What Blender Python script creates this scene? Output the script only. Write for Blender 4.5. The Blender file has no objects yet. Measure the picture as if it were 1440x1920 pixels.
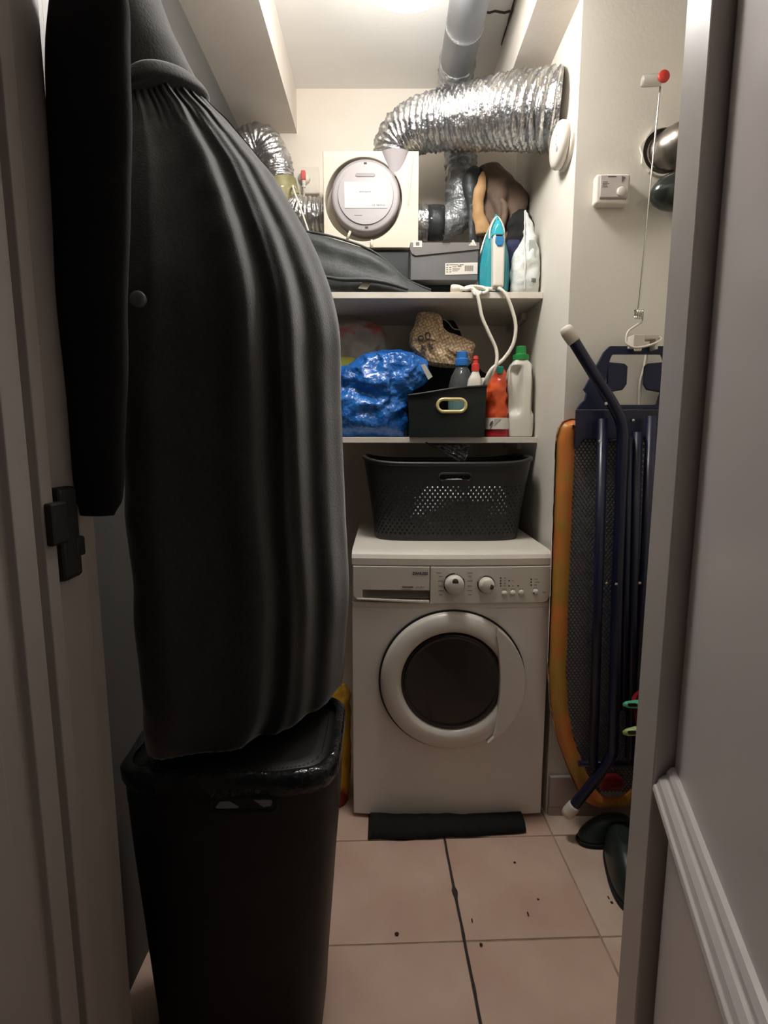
import bpy, bmesh, math, random
from mathutils import Vector, noise
random.seed(7)
PI = math.pi
# ---------------------------------------------------------------- camera, world, exposure
FPX, PITCH, CAMZ = 1000.0, math.radians(8.0), 1.21
scene = bpy.context.scene
COL = scene.collection
cam_d = bpy.data.cameras.new('camera'); cam_d.sensor_fit = 'HORIZONTAL'
cam_d.sensor_width = 36.0; cam_d.lens = FPX / 1440.0 * 36.0; cam_d.clip_start = 0.02
cam = bpy.data.objects.new('camera', cam_d); COL.objects.link(cam)
cam.location = (0, 0, CAMZ); cam.rotation_euler = (PI / 2 - PITCH, 0, 0)
scene.camera = cam
world = bpy.data.worlds.new('hallway_light'); scene.world = world; world.use_nodes = True
bg = world.node_tree.nodes['Background']
bg.inputs[0].default_value = (1.0, 0.95, 0.93, 1); bg.inputs[1].default_value = 0.022
vs = scene.view_settings
vs.view_transform = 'Standard'; vs.look = 'None'; vs.gamma = 1.0; vs.exposure = 0.0
vs.use_curve_mapping = False
LAMP_STRENGTH = 56.0
LAMP_COLOR = (1.0, 0.965, 0.92)

def at(u, v, Y):
    """world point seen at photo pixel (u, v) at room depth Y"""
    a = (u - 720) / FPX; b = (v - 960) / FPX
    d = Y / (math.cos(PITCH) - b * math.sin(PITCH))
    return Vector((a * d, Y, CAMZ - d * (b * math.cos(PITCH) + math.sin(PITCH))))

# ---------------------------------------------------------------- materials
def hx(s):
    s = s.lstrip('#'); r = []
    for i in (0, 2, 4):
        c = int(s[i:i + 2], 16) / 255
        r.append(c / 12.92 if c <= 0.04045 else ((c + 0.055) / 1.055) ** 2.4)
    return (r[0], r[1], r[2], 1)

def mat(name, col, rough=0.6, metal=0.0, col2=None, nscale=8.0, bump=0.0, bscale=60.0, sheen=0.0,
        trans=0.0, emit=None, estr=0.0, coat=0.0, ior=1.45, contrast=(0.35, 0.65), alpha=1.0, detail=4):
    m = bpy.data.materials.new(name); m.use_nodes = True
    nt = m.node_tree; b = nt.nodes['Principled BSDF']
    c = hx(col) if isinstance(col, str) else col
    b.inputs['Base Color'].default_value = c
    b.inputs['Roughness'].default_value = rough; b.inputs['Metallic'].default_value = metal
    b.inputs['IOR'].default_value = ior
    if sheen: b.inputs['Sheen Weight'].default_value = sheen; b.inputs['Sheen Roughness'].default_value = 0.4
    if trans: b.inputs['Transmission Weight'].default_value = trans
    if coat: b.inputs['Coat Weight'].default_value = coat; b.inputs['Coat Roughness'].default_value = 0.15
    if emit: b.inputs['Emission Color'].default_value = (*emit, 1); b.inputs['Emission Strength'].default_value = estr
    if alpha < 1: b.inputs['Alpha'].default_value = alpha
    tc = nt.nodes.new('ShaderNodeTexCoord')
    n = nt.nodes.new('ShaderNodeTexNoise'); n.inputs['Scale'].default_value = nscale; n.inputs['Detail'].default_value = detail
    nt.links.new(tc.outputs['Object'], n.inputs['Vector'])
    rp = nt.nodes.new('ShaderNodeValToRGB')
    c2 = (hx(col2) if isinstance(col2, str) else col2) if col2 else tuple(x * 0.9 for x in c[:3]) + (1,)
    rp.color_ramp.elements[0].position = contrast[0]; rp.color_ramp.elements[1].position = contrast[1]
    rp.color_ramp.elements[0].color = c; rp.color_ramp.elements[1].color = c2
    nt.links.new(n.outputs['Fac'], rp.inputs['Fac']); nt.links.new(rp.outputs['Color'], b.inputs['Base Color'])
    if bump:
        n2 = nt.nodes.new('ShaderNodeTexNoise'); n2.inputs['Scale'].default_value = bscale; n2.inputs['Detail'].default_value = 3
        bp = nt.nodes.new('ShaderNodeBump'); bp.inputs['Strength'].default_value = bump; bp.inputs['Distance'].default_value = 0.01
        nt.links.new(tc.outputs['Object'], n2.inputs['Vector'])
        nt.links.new(n2.outputs['Fac'], bp.inputs['Height']); nt.links.new(bp.outputs['Normal'], b.inputs['Normal'])
    return m

M = {}
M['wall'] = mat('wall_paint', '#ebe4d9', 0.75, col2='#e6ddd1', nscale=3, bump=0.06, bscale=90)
M['wall_dark'] = mat('dark_grey_wall', '#555350', 0.8, col2='#4e4c49', nscale=3, bump=0.06, bscale=90)
M['cover_grey'] = mat('thermostat_cover', '#cfc8c4', 0.45, nscale=3)
M['pillar'] = mat('pillar_paint', '#e4dfd4', 0.75, col2='#ded8cc', nscale=3, bump=0.06, bscale=90)
M['ceil'] = mat('ceiling_paint', '#e6e4e0', 0.8, col2='#dfddd8', nscale=2, bump=0.05, bscale=70)
M['soffit'] = mat('soffit_paint', '#d8d0c6', 0.75, col2='#cfc7bd', nscale=4, bump=0.05, bscale=70)
M['crack'] = mat('dark_gap', '#3b3632', 0.9)
M['tile'] = mat('terracotta_tile', '#d8bda9', 0.5, col2='#c7a493', nscale=5, bump=0.05, bscale=40, contrast=(0.3, 0.7), detail=8)
M['tile2'] = mat('pale_worn_tile', '#e0ccbb', 0.5, col2='#cdb09d', nscale=7, bump=0.05, bscale=40, contrast=(0.3, 0.7), detail=8)
M['grout'] = mat('grout', '#b09a86', 0.9, col2='#97826f', nscale=30)
M['door'] = mat('door_paint', '#ddd5d3', 0.34, col2='#d8cfcd', nscale=2, bump=0.02, bscale=25)
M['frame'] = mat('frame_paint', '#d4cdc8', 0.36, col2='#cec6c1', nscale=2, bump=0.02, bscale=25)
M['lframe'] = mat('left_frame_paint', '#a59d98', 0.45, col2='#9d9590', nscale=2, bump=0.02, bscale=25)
M['skirt'] = mat('skirting_tile', '#b9aaa4', 0.45, col2='#ad9d97', nscale=6)
M['shelf'] = mat('shelf_board', '#ddd6ca', 0.5, col2='#d4ccbf', nscale=5)
M['lamp'] = mat('lamp_glass', '#ffffff', 0.5, emit=LAMP_COLOR, estr=LAMP_STRENGTH)
M['plastic_white'] = mat('white_plastic', '#e4ddd2', 0.4, nscale=3, col2='#dcd5c9')
M['enamel'] = mat('washer_enamel', '#efe9e3', 0.3, col2='#eae3dc', nscale=2)
M['panel'] = mat('washer_panel', '#e6dfd5', 0.36, col2='#e0d9ce', nscale=2)
M['ring'] = mat('door_ring_plastic', '#e2dcd4', 0.28, col2='#dcd5cc', nscale=2)
M['print'] = mat('grey_print', '#4c4540', 0.7)
M['print_soft'] = mat('faint_print', '#776e66', 0.7)
M['black_plastic'] = mat('black_plastic', '#131312', 0.35, col2='#1a1a19', nscale=10)
M['dark_glass'] = mat('door_glass', '#090a0a', 0.08, col2='#0f1010', nscale=5, coat=0.5)
M['glass_glint'] = mat('glass_glint_grey', '#5c6063', 0.3, col2='#3c4043', nscale=4)
M['scoop'] = mat('drawer_scoop', '#8d8780', 0.35, metal=0.2)
M['foil'] = mat('aluminium_foil', '#dcdad8', 0.34, metal=1.0, col2='#aeb0b4', nscale=25, bump=0.5, bscale=70)
M['foil_dull'] = mat('dull_foil', '#b9bcbe', 0.42, metal=0.6, col2='#8f9396', nscale=22, bump=0.6, bscale=60)
M['pipe'] = mat('grey_duct_pipe', '#a9adb2', 0.5, metal=0.15, col2='#9ea2a8', nscale=4)
M['steel'] = mat('steel_flex', '#9c958c', 0.35, metal=0.9, col2='#7e776f', nscale=20)
M['chrome'] = mat('chrome_wire', '#d5d2cc', 0.18, metal=1.0)
M['tape_black'] = mat('black_tape', '#2c2f30', 0.45, col2='#3c4041', nscale=15, bump=0.3, bscale=40)
M['tape_olive'] = mat('olive_tape', '#9a9468', 0.5, col2='#6f6a48', nscale=14, bump=0.3, bscale=40)
M['foam'] = mat('white_foam', '#d6cdbd', 0.7, col2='#d0c6b5', nscale=6, bump=0.05, bscale=200)
M['unit_grey'] = mat('unit_grey_plastic', '#a9a3a5', 0.45, col2='#a39d9f', nscale=3)
M['unit_grey2'] = mat('unit_rim_plastic', '#8d8788', 0.45, nscale=3)
M['paper_white'] = mat('white_paper', '#dcd7cd', 0.6, nscale=3)
M['red'] = mat('red_plastic', '#d6453c', 0.35, nscale=4)
M['red_dull'] = mat('faded_red_plug', '#d4625a', 0.5, nscale=4)
M['dred'] = mat('deep_red_plastic', '#7c1823', 0.35, nscale=4)
M['cable'] = mat('white_cable', '#e6ded0', 0.5, nscale=10)
M['coat'] = mat('black_wool', '#2a2a29', 0.9, col2='#222221', nscale=160, bump=0.12, bscale=260, sheen=0.6)
M['coat2'] = mat('black_jacket_cloth', '#101010', 0.95, col2='#0c0c0c', nscale=120, bump=0.1, bscale=220, sheen=0.0)
M['button'] = mat('pewter_button', '#6f7072', 0.4, metal=0.3, nscale=40)
M['bagcloth'] = mat('black_bag_cloth', '#3a3d3d', 0.55, col2='#2f3232', nscale=20, bump=0.1, bscale=120, sheen=0.2)
M['darkbox'] = mat('dark_card', '#3e4242', 0.7, col2='#363939', nscale=6)
M['shoebox'] = mat('grey_card', '#6b6a6a', 0.6, col2='#5f5f5f', nscale=5, bump=0.05, bscale=30)
M['shoelid'] = mat('shoebox_lid_card', '#77736f', 0.6, col2='#6b6868', nscale=5)
M['teal'] = mat('teal_plastic', '#2e97a6', 0.22, col2='#2b8c9b', nscale=4, coat=0.4)
M['teal_light'] = mat('clear_teal_tank', '#35b4c4', 0.15, col2='#2fa5b6', nscale=5, coat=0.5)
M['blue_btn'] = mat('blue_button', '#2f7fb6', 0.35, nscale=4)
M['pouch_white'] = mat('white_refill_film', '#dde0dc', 0.32, col2='#cfd4d0', nscale=18, bump=0.4, bscale=35)
M['pouch_grey'] = mat('grey_print_film', '#a9aea9', 0.4, nscale=10)
M['brown'] = mat('brown_cloth', '#7d695a', 0.85, col2='#6a584c', nscale=12, bump=0.15, bscale=90, sheen=0.2)
M['tan'] = mat('tan_cloth', '#c39c6f', 0.8, col2='#a98459', nscale=9, bump=0.15, bscale=80)
M['navy'] = mat('navy_cloth', '#343a5c', 0.8, col2='#2a2f4d', nscale=9, bump=0.15, bscale=80)
M['blackcloth'] = mat('black_cloth', '#202121', 0.85, col2='#191a1a', nscale=15, bump=0.15, bscale=80)
M['blue_bag'] = mat('blue_film', '#2a74c8', 0.2, col2='#1c5aa8', nscale=9, bump=1.0, bscale=48, coat=0.5)
M['pink'] = mat('pink_print_film', '#b3aba5', 0.4, col2='#d07a70', nscale=6, bump=0.5, bscale=30, contrast=(0.57, 0.62))
M['yellow'] = mat('yellow_green_cloth', '#d8d86a', 0.7, col2='#c4c64f', nscale=9)
M['ybag'] = mat('yellow_red_film', '#cfa52c', 0.4, col2='#8c2a1c', nscale=5, bump=0.3, bscale=30, contrast=(0.5, 0.56))
M['label'] = mat('grey_care_label', '#b9b5a8', 0.7, nscale=20)
M['green_box'] = mat('dark_green_leatherette', '#171d1a', 0.42, col2='#121715', nscale=14, bump=0.08, bscale=120)
M['gold'] = mat('gold_metal', '#ecdca0', 0.32, metal=0.4, nscale=6)
M['clear'] = mat('clear_plastic', '#e8eeee', 0.06, trans=0.92, ior=1.25)
M['clear2'] = mat('clear_clip', '#f2efe9', 0.25, trans=0.65, ior=1.4)
M['liquid'] = mat('teal_liquid', '#7fb3ab', 0.2)
M['blue_cap'] = mat('blue_cap', '#3378c8', 0.35, nscale=5)
M['bottle_white'] = mat('white_bottle', '#e2ddd2', 0.38, col2='#d8d3c8', nscale=5)
M['green_cap'] = mat('green_cap', '#2f9a4c', 0.35, nscale=5)
M['teal_cap'] = mat('teal_cap', '#1f8a74', 0.35, nscale=5)
M['orange_film'] = mat('orange_film', '#d9582a', 0.28, col2='#b8342a', nscale=9, bump=0.4, bscale=25, contrast=(0.4, 0.62))
M['red_film'] = mat('red_film', '#b82431', 0.3, nscale=8)
M['black_film'] = mat('black_film', '#303133', 0.12, col2='#3a3b3d', nscale=12, bump=0.5, bscale=45)
M['basket'] = mat('black_basket', '#2b2b2b', 0.42, col2='#262626', nscale=8)
M['white_cloth'] = mat('white_laundry', '#e8e8e6', 0.85, col2='#d9dadb', nscale=8, bump=0.2, bscale=40)
M['ltblue'] = mat('light_blue_cloth', '#6db8e0', 0.8, nscale=8)
M['mat_black'] = mat('black_mat', '#191a19', 0.95, col2='#101110', nscale=90, bump=0.3, bscale=200)
M['orange_cover'] = mat('orange_satin', '#d77f3e', 0.42, col2='#b98d3c', nscale=9, bump=0.12, bscale=18, contrast=(0.42, 0.6), sheen=0.2)
M['pad'] = mat('grey_felt', '#a09d97', 0.95, col2='#94918b', nscale=40)
M['navy_metal'] = mat('navy_metal', '#181c3a', 0.38, col2='#14172f', nscale=5, coat=0.2)
M['navy_mesh'] = mat('navy_mesh', '#23253a', 0.45, metal=0.3, nscale=5)
M['navy_plastic'] = mat('navy_plastic', '#1a2345', 0.4, col2='#151b38', nscale=5)
M['cap'] = mat('white_foot_cap', '#dad2c4', 0.5, nscale=6)
M['mint'] = mat('mint_plastic', '#4fae83', 0.4, nscale=5)
M['lime'] = mat('lime_plastic', '#9db36a', 0.4, nscale=5)
M['dgreen'] = mat('dark_green_rubber', '#26332f', 0.4, col2='#1d2825', nscale=6)
M['shell'] = mat('dark_glossy_shell', '#2c3331', 0.18, col2='#272d2b', nscale=4, coat=0.4)
M['hamper'] = mat('black_rattan', '#161616', 0.5, col2='#101010', nscale=20)
M['liner'] = mat('black_liner_film', '#1a1b1c', 0.15, col2='#242526', nscale=14, bump=0.6, bscale=40)
M['crumb'] = mat('dark_crumb', '#3b2a20', 0.9, nscale=60)
M['latch'] = mat('black_latch', '#1e1f20', 0.5, nscale=10)
M['latch2'] = mat('grey_cloth_glimpse', '#8a8c8c', 0.8, nscale=10)

def weave(m, sx=70, sz=55, strength=0.8):
    nt = m.node_tree; b = nt.nodes['Principled BSDF']
    tc = nt.nodes.new('ShaderNodeTexCoord'); br = nt.nodes.new('ShaderNodeTexBrick')
    mp = nt.nodes.new('ShaderNodeMapping'); mp.inputs['Rotation'].default_value = (PI / 2, 0, 0)
    br.inputs['Scale'].default_value = sx; br.inputs['Mortar Size'].default_value = 0.12
    br.inputs['Color1'].default_value = (1, 1, 1, 1); br.inputs['Color2'].default_value = (0.8, 0.8, 0.8, 1); br.inputs['Mortar'].default_value = (0, 0, 0, 1)
    bp = nt.nodes.new('ShaderNodeBump'); bp.inputs['Strength'].default_value = strength; bp.inputs['Distance'].default_value = 0.004
    nt.links.new(tc.outputs['Object'], mp.inputs['Vector']); nt.links.new(mp.outputs['Vector'], br.inputs['Vector'])
    nt.links.new(br.outputs['Color'], bp.inputs['Height']); nt.links.new(bp.outputs['Normal'], b.inputs['Normal'])
weave(M['hamper'])

def maze_paper():
    m = mat('kraft_paper', '#dcc6a4', 0.75, col2='#ccb48f', nscale=12)
    nt = m.node_tree; b = nt.nodes['Principled BSDF']
    src = b.inputs['Base Color'].links[0].from_socket
    tc = nt.nodes.new('ShaderNodeTexCoord'); mp = nt.nodes.new('ShaderNodeMapping')
    mp.inputs['Rotation'].default_value = (PI / 2, 0, 0)
    mp2 = nt.nodes.new('ShaderNodeMapping'); mp2.inputs['Rotation'].default_value = (0, 0, 0.42)
    nt.links.new(tc.outputs['Object'], mp.inputs['Vector']); nt.links.new(mp.outputs['Vector'], mp2.inputs['Vector'])
    outs = []
    for rot in (0, PI / 2):
        m3 = nt.nodes.new('ShaderNodeMapping'); m3.inputs['Rotation'].default_value = (0, 0, rot)
        br = nt.nodes.new('ShaderNodeTexBrick'); br.inputs['Scale'].default_value = 24; br.inputs['Mortar Size'].default_value = 0.06; br.offset = 0.37
        br.inputs['Color1'].default_value = (1, 1, 1, 1); br.inputs['Color2'].default_value = (1, 1, 1, 1); br.inputs['Mortar'].default_value = (0.52, 0.42, 0.34, 1)
        nt.links.new(mp2.outputs['Vector'], m3.inputs['Vector']); nt.links.new(m3.outputs['Vector'], br.inputs['Vector']); outs.append(br.outputs['Color'])
    ck = nt.nodes.new('ShaderNodeTexChecker'); ck.inputs['Scale'].default_value = 40
    nt.links.new(mp2.outputs['Vector'], ck.inputs['Vector'])
    mz = nt.nodes.new('ShaderNodeMixRGB'); nt.links.new(ck.outputs['Fac'], mz.inputs[0]); nt.links.new(outs[0], mz.inputs[1]); nt.links.new(outs[1], mz.inputs[2])
    mx = nt.nodes.new('ShaderNodeMixRGB'); mx.blend_type = 'MULTIPLY'; mx.inputs[0].default_value = 0.8
    nt.links.new(src, mx.inputs[1]); nt.links.new(mz.outputs[0], mx.inputs[2]); nt.links.new(mx.outputs[0], b.inputs['Base Color'])
    return m
M['kraft'] = maze_paper()

# ---------------------------------------------------------------- geometry helpers: every geo is (verts, faces)
def g_box(x0, x1, y0, y1, z0, z1):
    v = [(x, y, z) for z in (z0, z1) for y in (y0, y1) for x in (x0, x1)]
    return v, [(0, 2, 3, 1), (4, 5, 7, 6), (0, 1, 5, 4), (2, 6, 7, 3), (0, 4, 6, 2), (1, 3, 7, 5)]

def g_tube(path, r, n=12, caps=True):
    P = [Vector(p) for p in path]; R = r if isinstance(r, (list, tuple)) else [r] * len(P)
    V, F = [], []
    T = []
    for i in range(len(P)):
        t = (P[min(i + 1, len(P) - 1)] - P[max(i - 1, 0)]); T.append(t.normalized() if t.length > 1e-9 else Vector((0, 0, 1)))
    a = Vector((0, 0, 1)) if abs(T[0].z) < 0.9 else Vector((1, 0, 0))
    U = (a - T[0] * a.dot(T[0])).normalized()
    for i, p in enumerate(P):
        U = (U - T[i] * U.dot(T[i])).normalized(); W = T[i].cross(U)
        for k in range(n):
            th = 2 * PI * k / n
            V.append(tuple(p + (U * math.cos(th) + W * math.sin(th)) * R[i]))
    for i in range(len(P) - 1):
        for k in range(n):
            k2 = (k + 1) % n
            F.append((i * n + k, i * n + k2, (i + 1) * n + k2, (i + 1) * n + k))
    if caps:
        F.append(tuple(reversed(range(n)))); F.append(tuple(range((len(P) - 1) * n, len(P) * n)))
    return V, F

def spline(pts, per=12, closed=False):
    P = [Vector(p) for p in pts]; out = []; n = len(P)
    for i in range(n if closed else n - 1):
        if closed: p0, p1, p2, p3 = P[i - 1], P[i], P[(i + 1) % n], P[(i + 2) % n]
        else: p0, p1, p2, p3 = P[max(i - 1, 0)], P[i], P[i + 1], P[min(i + 2, n - 1)]
        for k in range(per):
            t = k / per
            out.append(0.5 * ((2 * p1) + (p2 - p0) * t + (2 * p0 - 5 * p1 + 4 * p2 - p3) * t * t + (3 * p1 - p0 - 3 * p2 + p3) * t ** 3))
    if not closed: out.append(P[-1])
    return out

def resample(path, ds):
    out = [path[0]]; acc = 0
    for a, b in zip(path, path[1:]):
        L = (b - a).length
        if L < 1e-9: continue
        t = ds - acc
        while t <= L:
            out.append(a.lerp(b, t / L)); t += ds
        acc = L - (t - ds)
    return out

def g_duct(pts, r0, r1, pitch=0.014, depth=0.08, n=44, crinkle=0.0022, seed=0.0, depth0=None):
    path = resample(spline(pts, 24), pitch / 4); N = len(path)
    R = []
    for i in range(N):
        t = i / (N - 1); s = (i % 4) / 4
        R.append((r0 + (r1 - r0) * t) * (1 + (depth if depth0 is None else depth0 + (depth - depth0) * min(1, t * 1.6)) * (abs(math.sin(PI * i / 4)) - 0.5)))
    V, F = g_tube(path, R, n)
    out = []
    for j, p in enumerate(V):
        i = min(j // n, N - 1); c = path[i]
        q = Vector(p); d = (q - c).normalized()
        q += d * crinkle * noise.noise(Vector((q.x * 75 + seed, q.y * 75, q.z * 75))) * 1.6 + d * crinkle * noise.noise(q * 190)
        out.append(tuple(q))
    return out, F

def g_loft(rows, n=48, p=2.0, disp=None, cap_lo=True, cap_hi=True):
    """rows: (z, cx, cy, rx, ry[, p])"""
    V, F = [], []
    for i, row in enumerate(rows):
        z, cx, cy, rx, ry = row[:5]; pp = row[5] if len(row) > 5 else p
        for k in range(n):
            th = 2 * PI * k / n; c, s = math.cos(th), math.sin(th)
            ex = math.copysign(abs(c) ** (2 / pp), c); ey = math.copysign(abs(s) ** (2 / pp), s)
            x, y, zz = cx + rx * ex, cy + ry * ey, z
            if disp:
                dx, dy, dz = disp(th, i / (len(rows) - 1), x, y, zz, cx, cy)
                x += dx; y += dy; zz += dz
            V.append((x, y, zz))
    m = len(rows)
    for i in range(m - 1):
        for k in range(n):
            k2 = (k + 1) % n
            F.append((i * n + k, i * n + k2, (i + 1) * n + k2, (i + 1) * n + k))
    if cap_lo: F.append(tuple(reversed(range(n))))
    if cap_hi: F.append(tuple(range((m - 1) * n, m * n)))
    return V, F

def dense(rows, m):
    """resample loft rows smoothly to m rows"""
    out = []; k = len(rows)
    for i in range(m):
        t = i / (m - 1) * (k - 1); a = min(int(t), k - 2); f = t - a
        p0, p1, p2, p3 = rows[max(a - 1, 0)], rows[a], rows[a + 1], rows[min(a + 2, k - 1)]
        r = []
        for j in range(5):
            lo, hi = min(p1[j], p2[j]), max(p1[j], p2[j])
            val = 0.5 * (2 * p1[j] + (p2[j] - p0[j]) * f + (2 * p0[j] - 5 * p1[j] + 4 * p2[j] - p3[j]) * f * f + (3 * p1[j] - p0[j] - 3 * p2[j] + p3[j]) * f ** 3)
            if j == 0: val = p1[0] + (p2[0] - p1[0]) * f
            if j > 2: val = max(val, 0.0005)
            r.append(val)
        out.append(tuple(r))
    return out

def sil(rows, Y, ry):
    """loft rows from an outline (v, u_left, u_right) standing at depth Y; bottom first"""
    out = []
    for i, (v, a, b) in enumerate(rows):
        L, R_ = at(a, v, Y), at(b, v, Y)
        r = ry[i] if isinstance(ry, (list, tuple)) else ry
        out.append((L.z, (L.x + R_.x) / 2, Y, (R_.x - L.x) / 2, r))
    return out

def crumple(amp, sc, seed=0, ridge=True):
    def f(th, t, x, y, z, cx, cy):
        d = Vector((x - cx, y - cy, 0)); d = d.normalized() if d.length > 1e-6 else Vector((0, -1, 0))
        q = Vector((x * sc + seed, y * sc, z * sc))
        a = noise.noise(q)
        if ridge: a = 0.5 - 2 * abs(a) + 0.6 * (0.4 - abs(noise.noise(q * 2.3)))
        e = min(1.0, 6 * t, 6 * (1 - t) + 0.25)
        return (d.x * a * amp * e, d.y * a * amp * e, 0.4 * amp * noise.noise(q + Vector((9, 3, 1))) * min(1, 8 * t))
    return f

def g_lathe(profile, c, axis='Z', n=48, close=False):
    """profile: (r, h) pairs; axis Z upward, or Y with h measured toward the camera (-Y), or X with h toward -X"""
    V, F = [], []
    for r, h in profile:
        for k in range(n):
            th = 2 * PI * k / n; a, b = r * math.cos(th), r * math.sin(th)
            if axis == 'Z': V.append((c[0] + a, c[1] + b, c[2] + h))
            elif axis == 'Y': V.append((c[0] + a, c[1] - h, c[2] + b))
            else: V.append((c[0] - h, c[1] + a, c[2] + b))
    m = len(profile)
    for i in range(m - 1):
        for k in range(n):
            k2 = (k + 1) % n
            F.append((i * n + k, i * n + k2, (i + 1) * n + k2, (i + 1) * n + k))
    F.append(tuple(reversed(range(n)))); F.append(tuple(range((m - 1) * n, m * n)))
    return V, F

def g_prism(pts, y0, y1):
    """outline of (x, z) extruded along Y"""
    n = len(pts); V = [(x, y0, z) for x, z in pts] + [(x, y1, z) for x, z in pts]
    F = [tuple(range(n)), tuple(reversed(range(n, 2 * n)))]
    for i in range(n):
        j = (i + 1) % n; F.append((i, i + n, j + n, j))
    return V, F

def g_prism_z(pts, z0, z1):
    n = len(pts); V = [(x, y, z0) for x, y in pts] + [(x, y, z1) for x, y in pts]
    F = [tuple(reversed(range(n))), tuple(range(n, 2 * n))]
    for i in range(n):
        j = (i + 1) % n; F.append((i, j, j + n, i + n))
    return V, F

def ray_poly(c, th, pts):
    dx, dz = math.cos(th), math.sin(th); best = None
    for i in range(len(pts)):
        (ax, az), (bx, bz) = pts[i], pts[(i + 1) % len(pts)]
        ax -= c[0]; bx -= c[0]; az -= c[1]; bz -= c[1]
        ex, ez = bx - ax, bz - az; den = dx * ez - dz * ex
        if abs(den) < 1e-12: continue
        t = (ax * ez - az * ex) / den; s = (ax * dz - az * dx) / den
        if t > 0 and -1e-6 <= s <= 1 + 1e-6 and (best is None or t > best): best = t
    return (c[0] + dx * best, c[1] + dz * best)

def g_holed(outer, inner, c, y0, y1, n=64):
    """plate in the XZ plane between y0 (front) and y1 with a hole"""
    ang = set(2 * PI * k / n for k in range(n))
    for p in outer: ang.add(math.atan2(p[1] - c[1], p[0] - c[0]) % (2 * PI))
    ang = sorted(ang); n = len(ang)
    O = [ray_poly(c, a, outer) for a in ang]; I = [ray_poly(c, a, inner) for a in ang]
    V = [(x, y0, z) for x, z in O] + [(x, y0, z) for x, z in I] + [(x, y1, z) for x, z in O] + [(x, y1, z) for x, z in I]
    F = []
    for i in range(n):
        j = (i + 1) % n
        F += [(i, j, j + n, i + n), (i + 2 * n, i + 3 * n, j + 3 * n, j + 2 * n), (i, i + 2 * n, j + 2 * n, j), (i + n, j + n, j + 3 * n, i + 3 * n)]
    return V, F

def circ(c, r, n=48): return [(c[0] + r * math.cos(2 * PI * k / n), c[1] + r * math.sin(2 * PI * k / n)) for k in range(n)]
def stadium(c, hw, r, n=12):
    p = [(c[0] + hw - r + r * math.cos(a), c[1] + r * math.sin(a)) for a in [-PI / 2 + PI * k / n for k in range(n + 1)]]
    return p + [(c[0] - hw + r + r * math.cos(a), c[1] + r * math.sin(a)) for a in [PI / 2 + PI * k / n for k in range(n + 1)]]

WL = {}
def obj(name, geos, m, parent=None, smooth=False, bevel=0.0, seg=2, label=None, mods=None):
    if isinstance(geos, tuple): geos = [geos]
    V, F = [], []
    for v, f in geos:
        o = len(V); V += [tuple(p) for p in v]; F += [tuple(i + o for i in q) for q in f]
    xs = [p[0] for p in V]; ys = [p[1] for p in V]; zs = [p[2] for p in V]
    L = Vector(((min(xs) + max(xs)) / 2, (min(ys) + max(ys)) / 2, min(zs)))
    me = bpy.data.meshes.new(name)
    me.from_pydata([(p[0] - L.x, p[1] - L.y, p[2] - L.z) for p in V], [], F); me.update()
    bm = bmesh.new(); bm.from_mesh(me); bmesh.ops.recalc_face_normals(bm, faces=bm.faces); bm.to_mesh(me); bm.free()
    me.materials.append(M[m] if isinstance(m, str) else m)
    if smooth:
        me.polygons.foreach_set('use_smooth', [len(p.vertices) <= 4 for p in me.polygons])
    o = bpy.data.objects.new(name, me); COL.objects.link(o)
    WL[o.name] = L
    if parent:
        o.parent = parent; o.location = L - WL[parent.name]
    else: o.location = L
    if bevel:
        b = o.modifiers.new('bevel', 'BEVEL'); b.width = bevel; b.segments = seg; b.limit_method = 'ANGLE'; b.angle_limit = math.radians(40)
    if label: o['label'] = label
    return o

def thing(name, label, cat, loc, group=None):
    o = bpy.data.objects.new(name, None); COL.objects.link(o); o.empty_display_size = 0.05
    o.location = Vector(loc); WL[o.name] = Vector(loc)
    return tag(o, label, cat, group)
def tag(o, label, cat, group=None):
    o['label'] = label; o['category'] = cat
    if group: o['group'] = group
    return o
def struct(name, geos, m, label=None, parent=None, **k):
    o = obj(name, geos, m, parent, **k)
    if not parent: o['kind'] = 'structure'
    if label: o['label'] = label
    return o

def text(name, body, size, loc, m, parent, rot=(PI / 2, 0, 0), align='LEFT', bold=0.0, wrap=None):
    cu = bpy.data.curves.new(name, 'FONT'); cu.body = body; cu.size = size; cu.extrude = 0.0003; cu.align_x = align; cu.offset = bold
    t = bpy.data.objects.new(name + '_tmp', cu); COL.objects.link(t)
    bpy.context.view_layer.update()
    me = bpy.data.meshes.new_from_object(t.evaluated_get(bpy.context.evaluated_depsgraph_get()))
    COL.objects.unlink(t); bpy.data.objects.remove(t)
    me.materials.clear(); me.materials.append(M[m]); me.name = name
    if wrap:
        for vv in me.vertices: vv.co.z -= wrap(vv.co.x + loc[0]) - wrap(loc[0])
    o = bpy.data.objects.new(name, me); COL.objects.link(o)
    o.rotation_euler = rot; WL[o.name] = Vector(loc); o.parent = parent; o.location = Vector(loc) - WL[parent.name]
    return o

# ================================================================ the room
YB, XL, XR, YP, ZC = 2.28, -0.56, 0.525, 1.58, 2.55
fl = struct('floor', g_box(-1.2, 1.15, -0.6, 2.4, -0.06, -0.0022), 'grout', 'floor bed of brown grout under square terracotta tiles')
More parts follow.
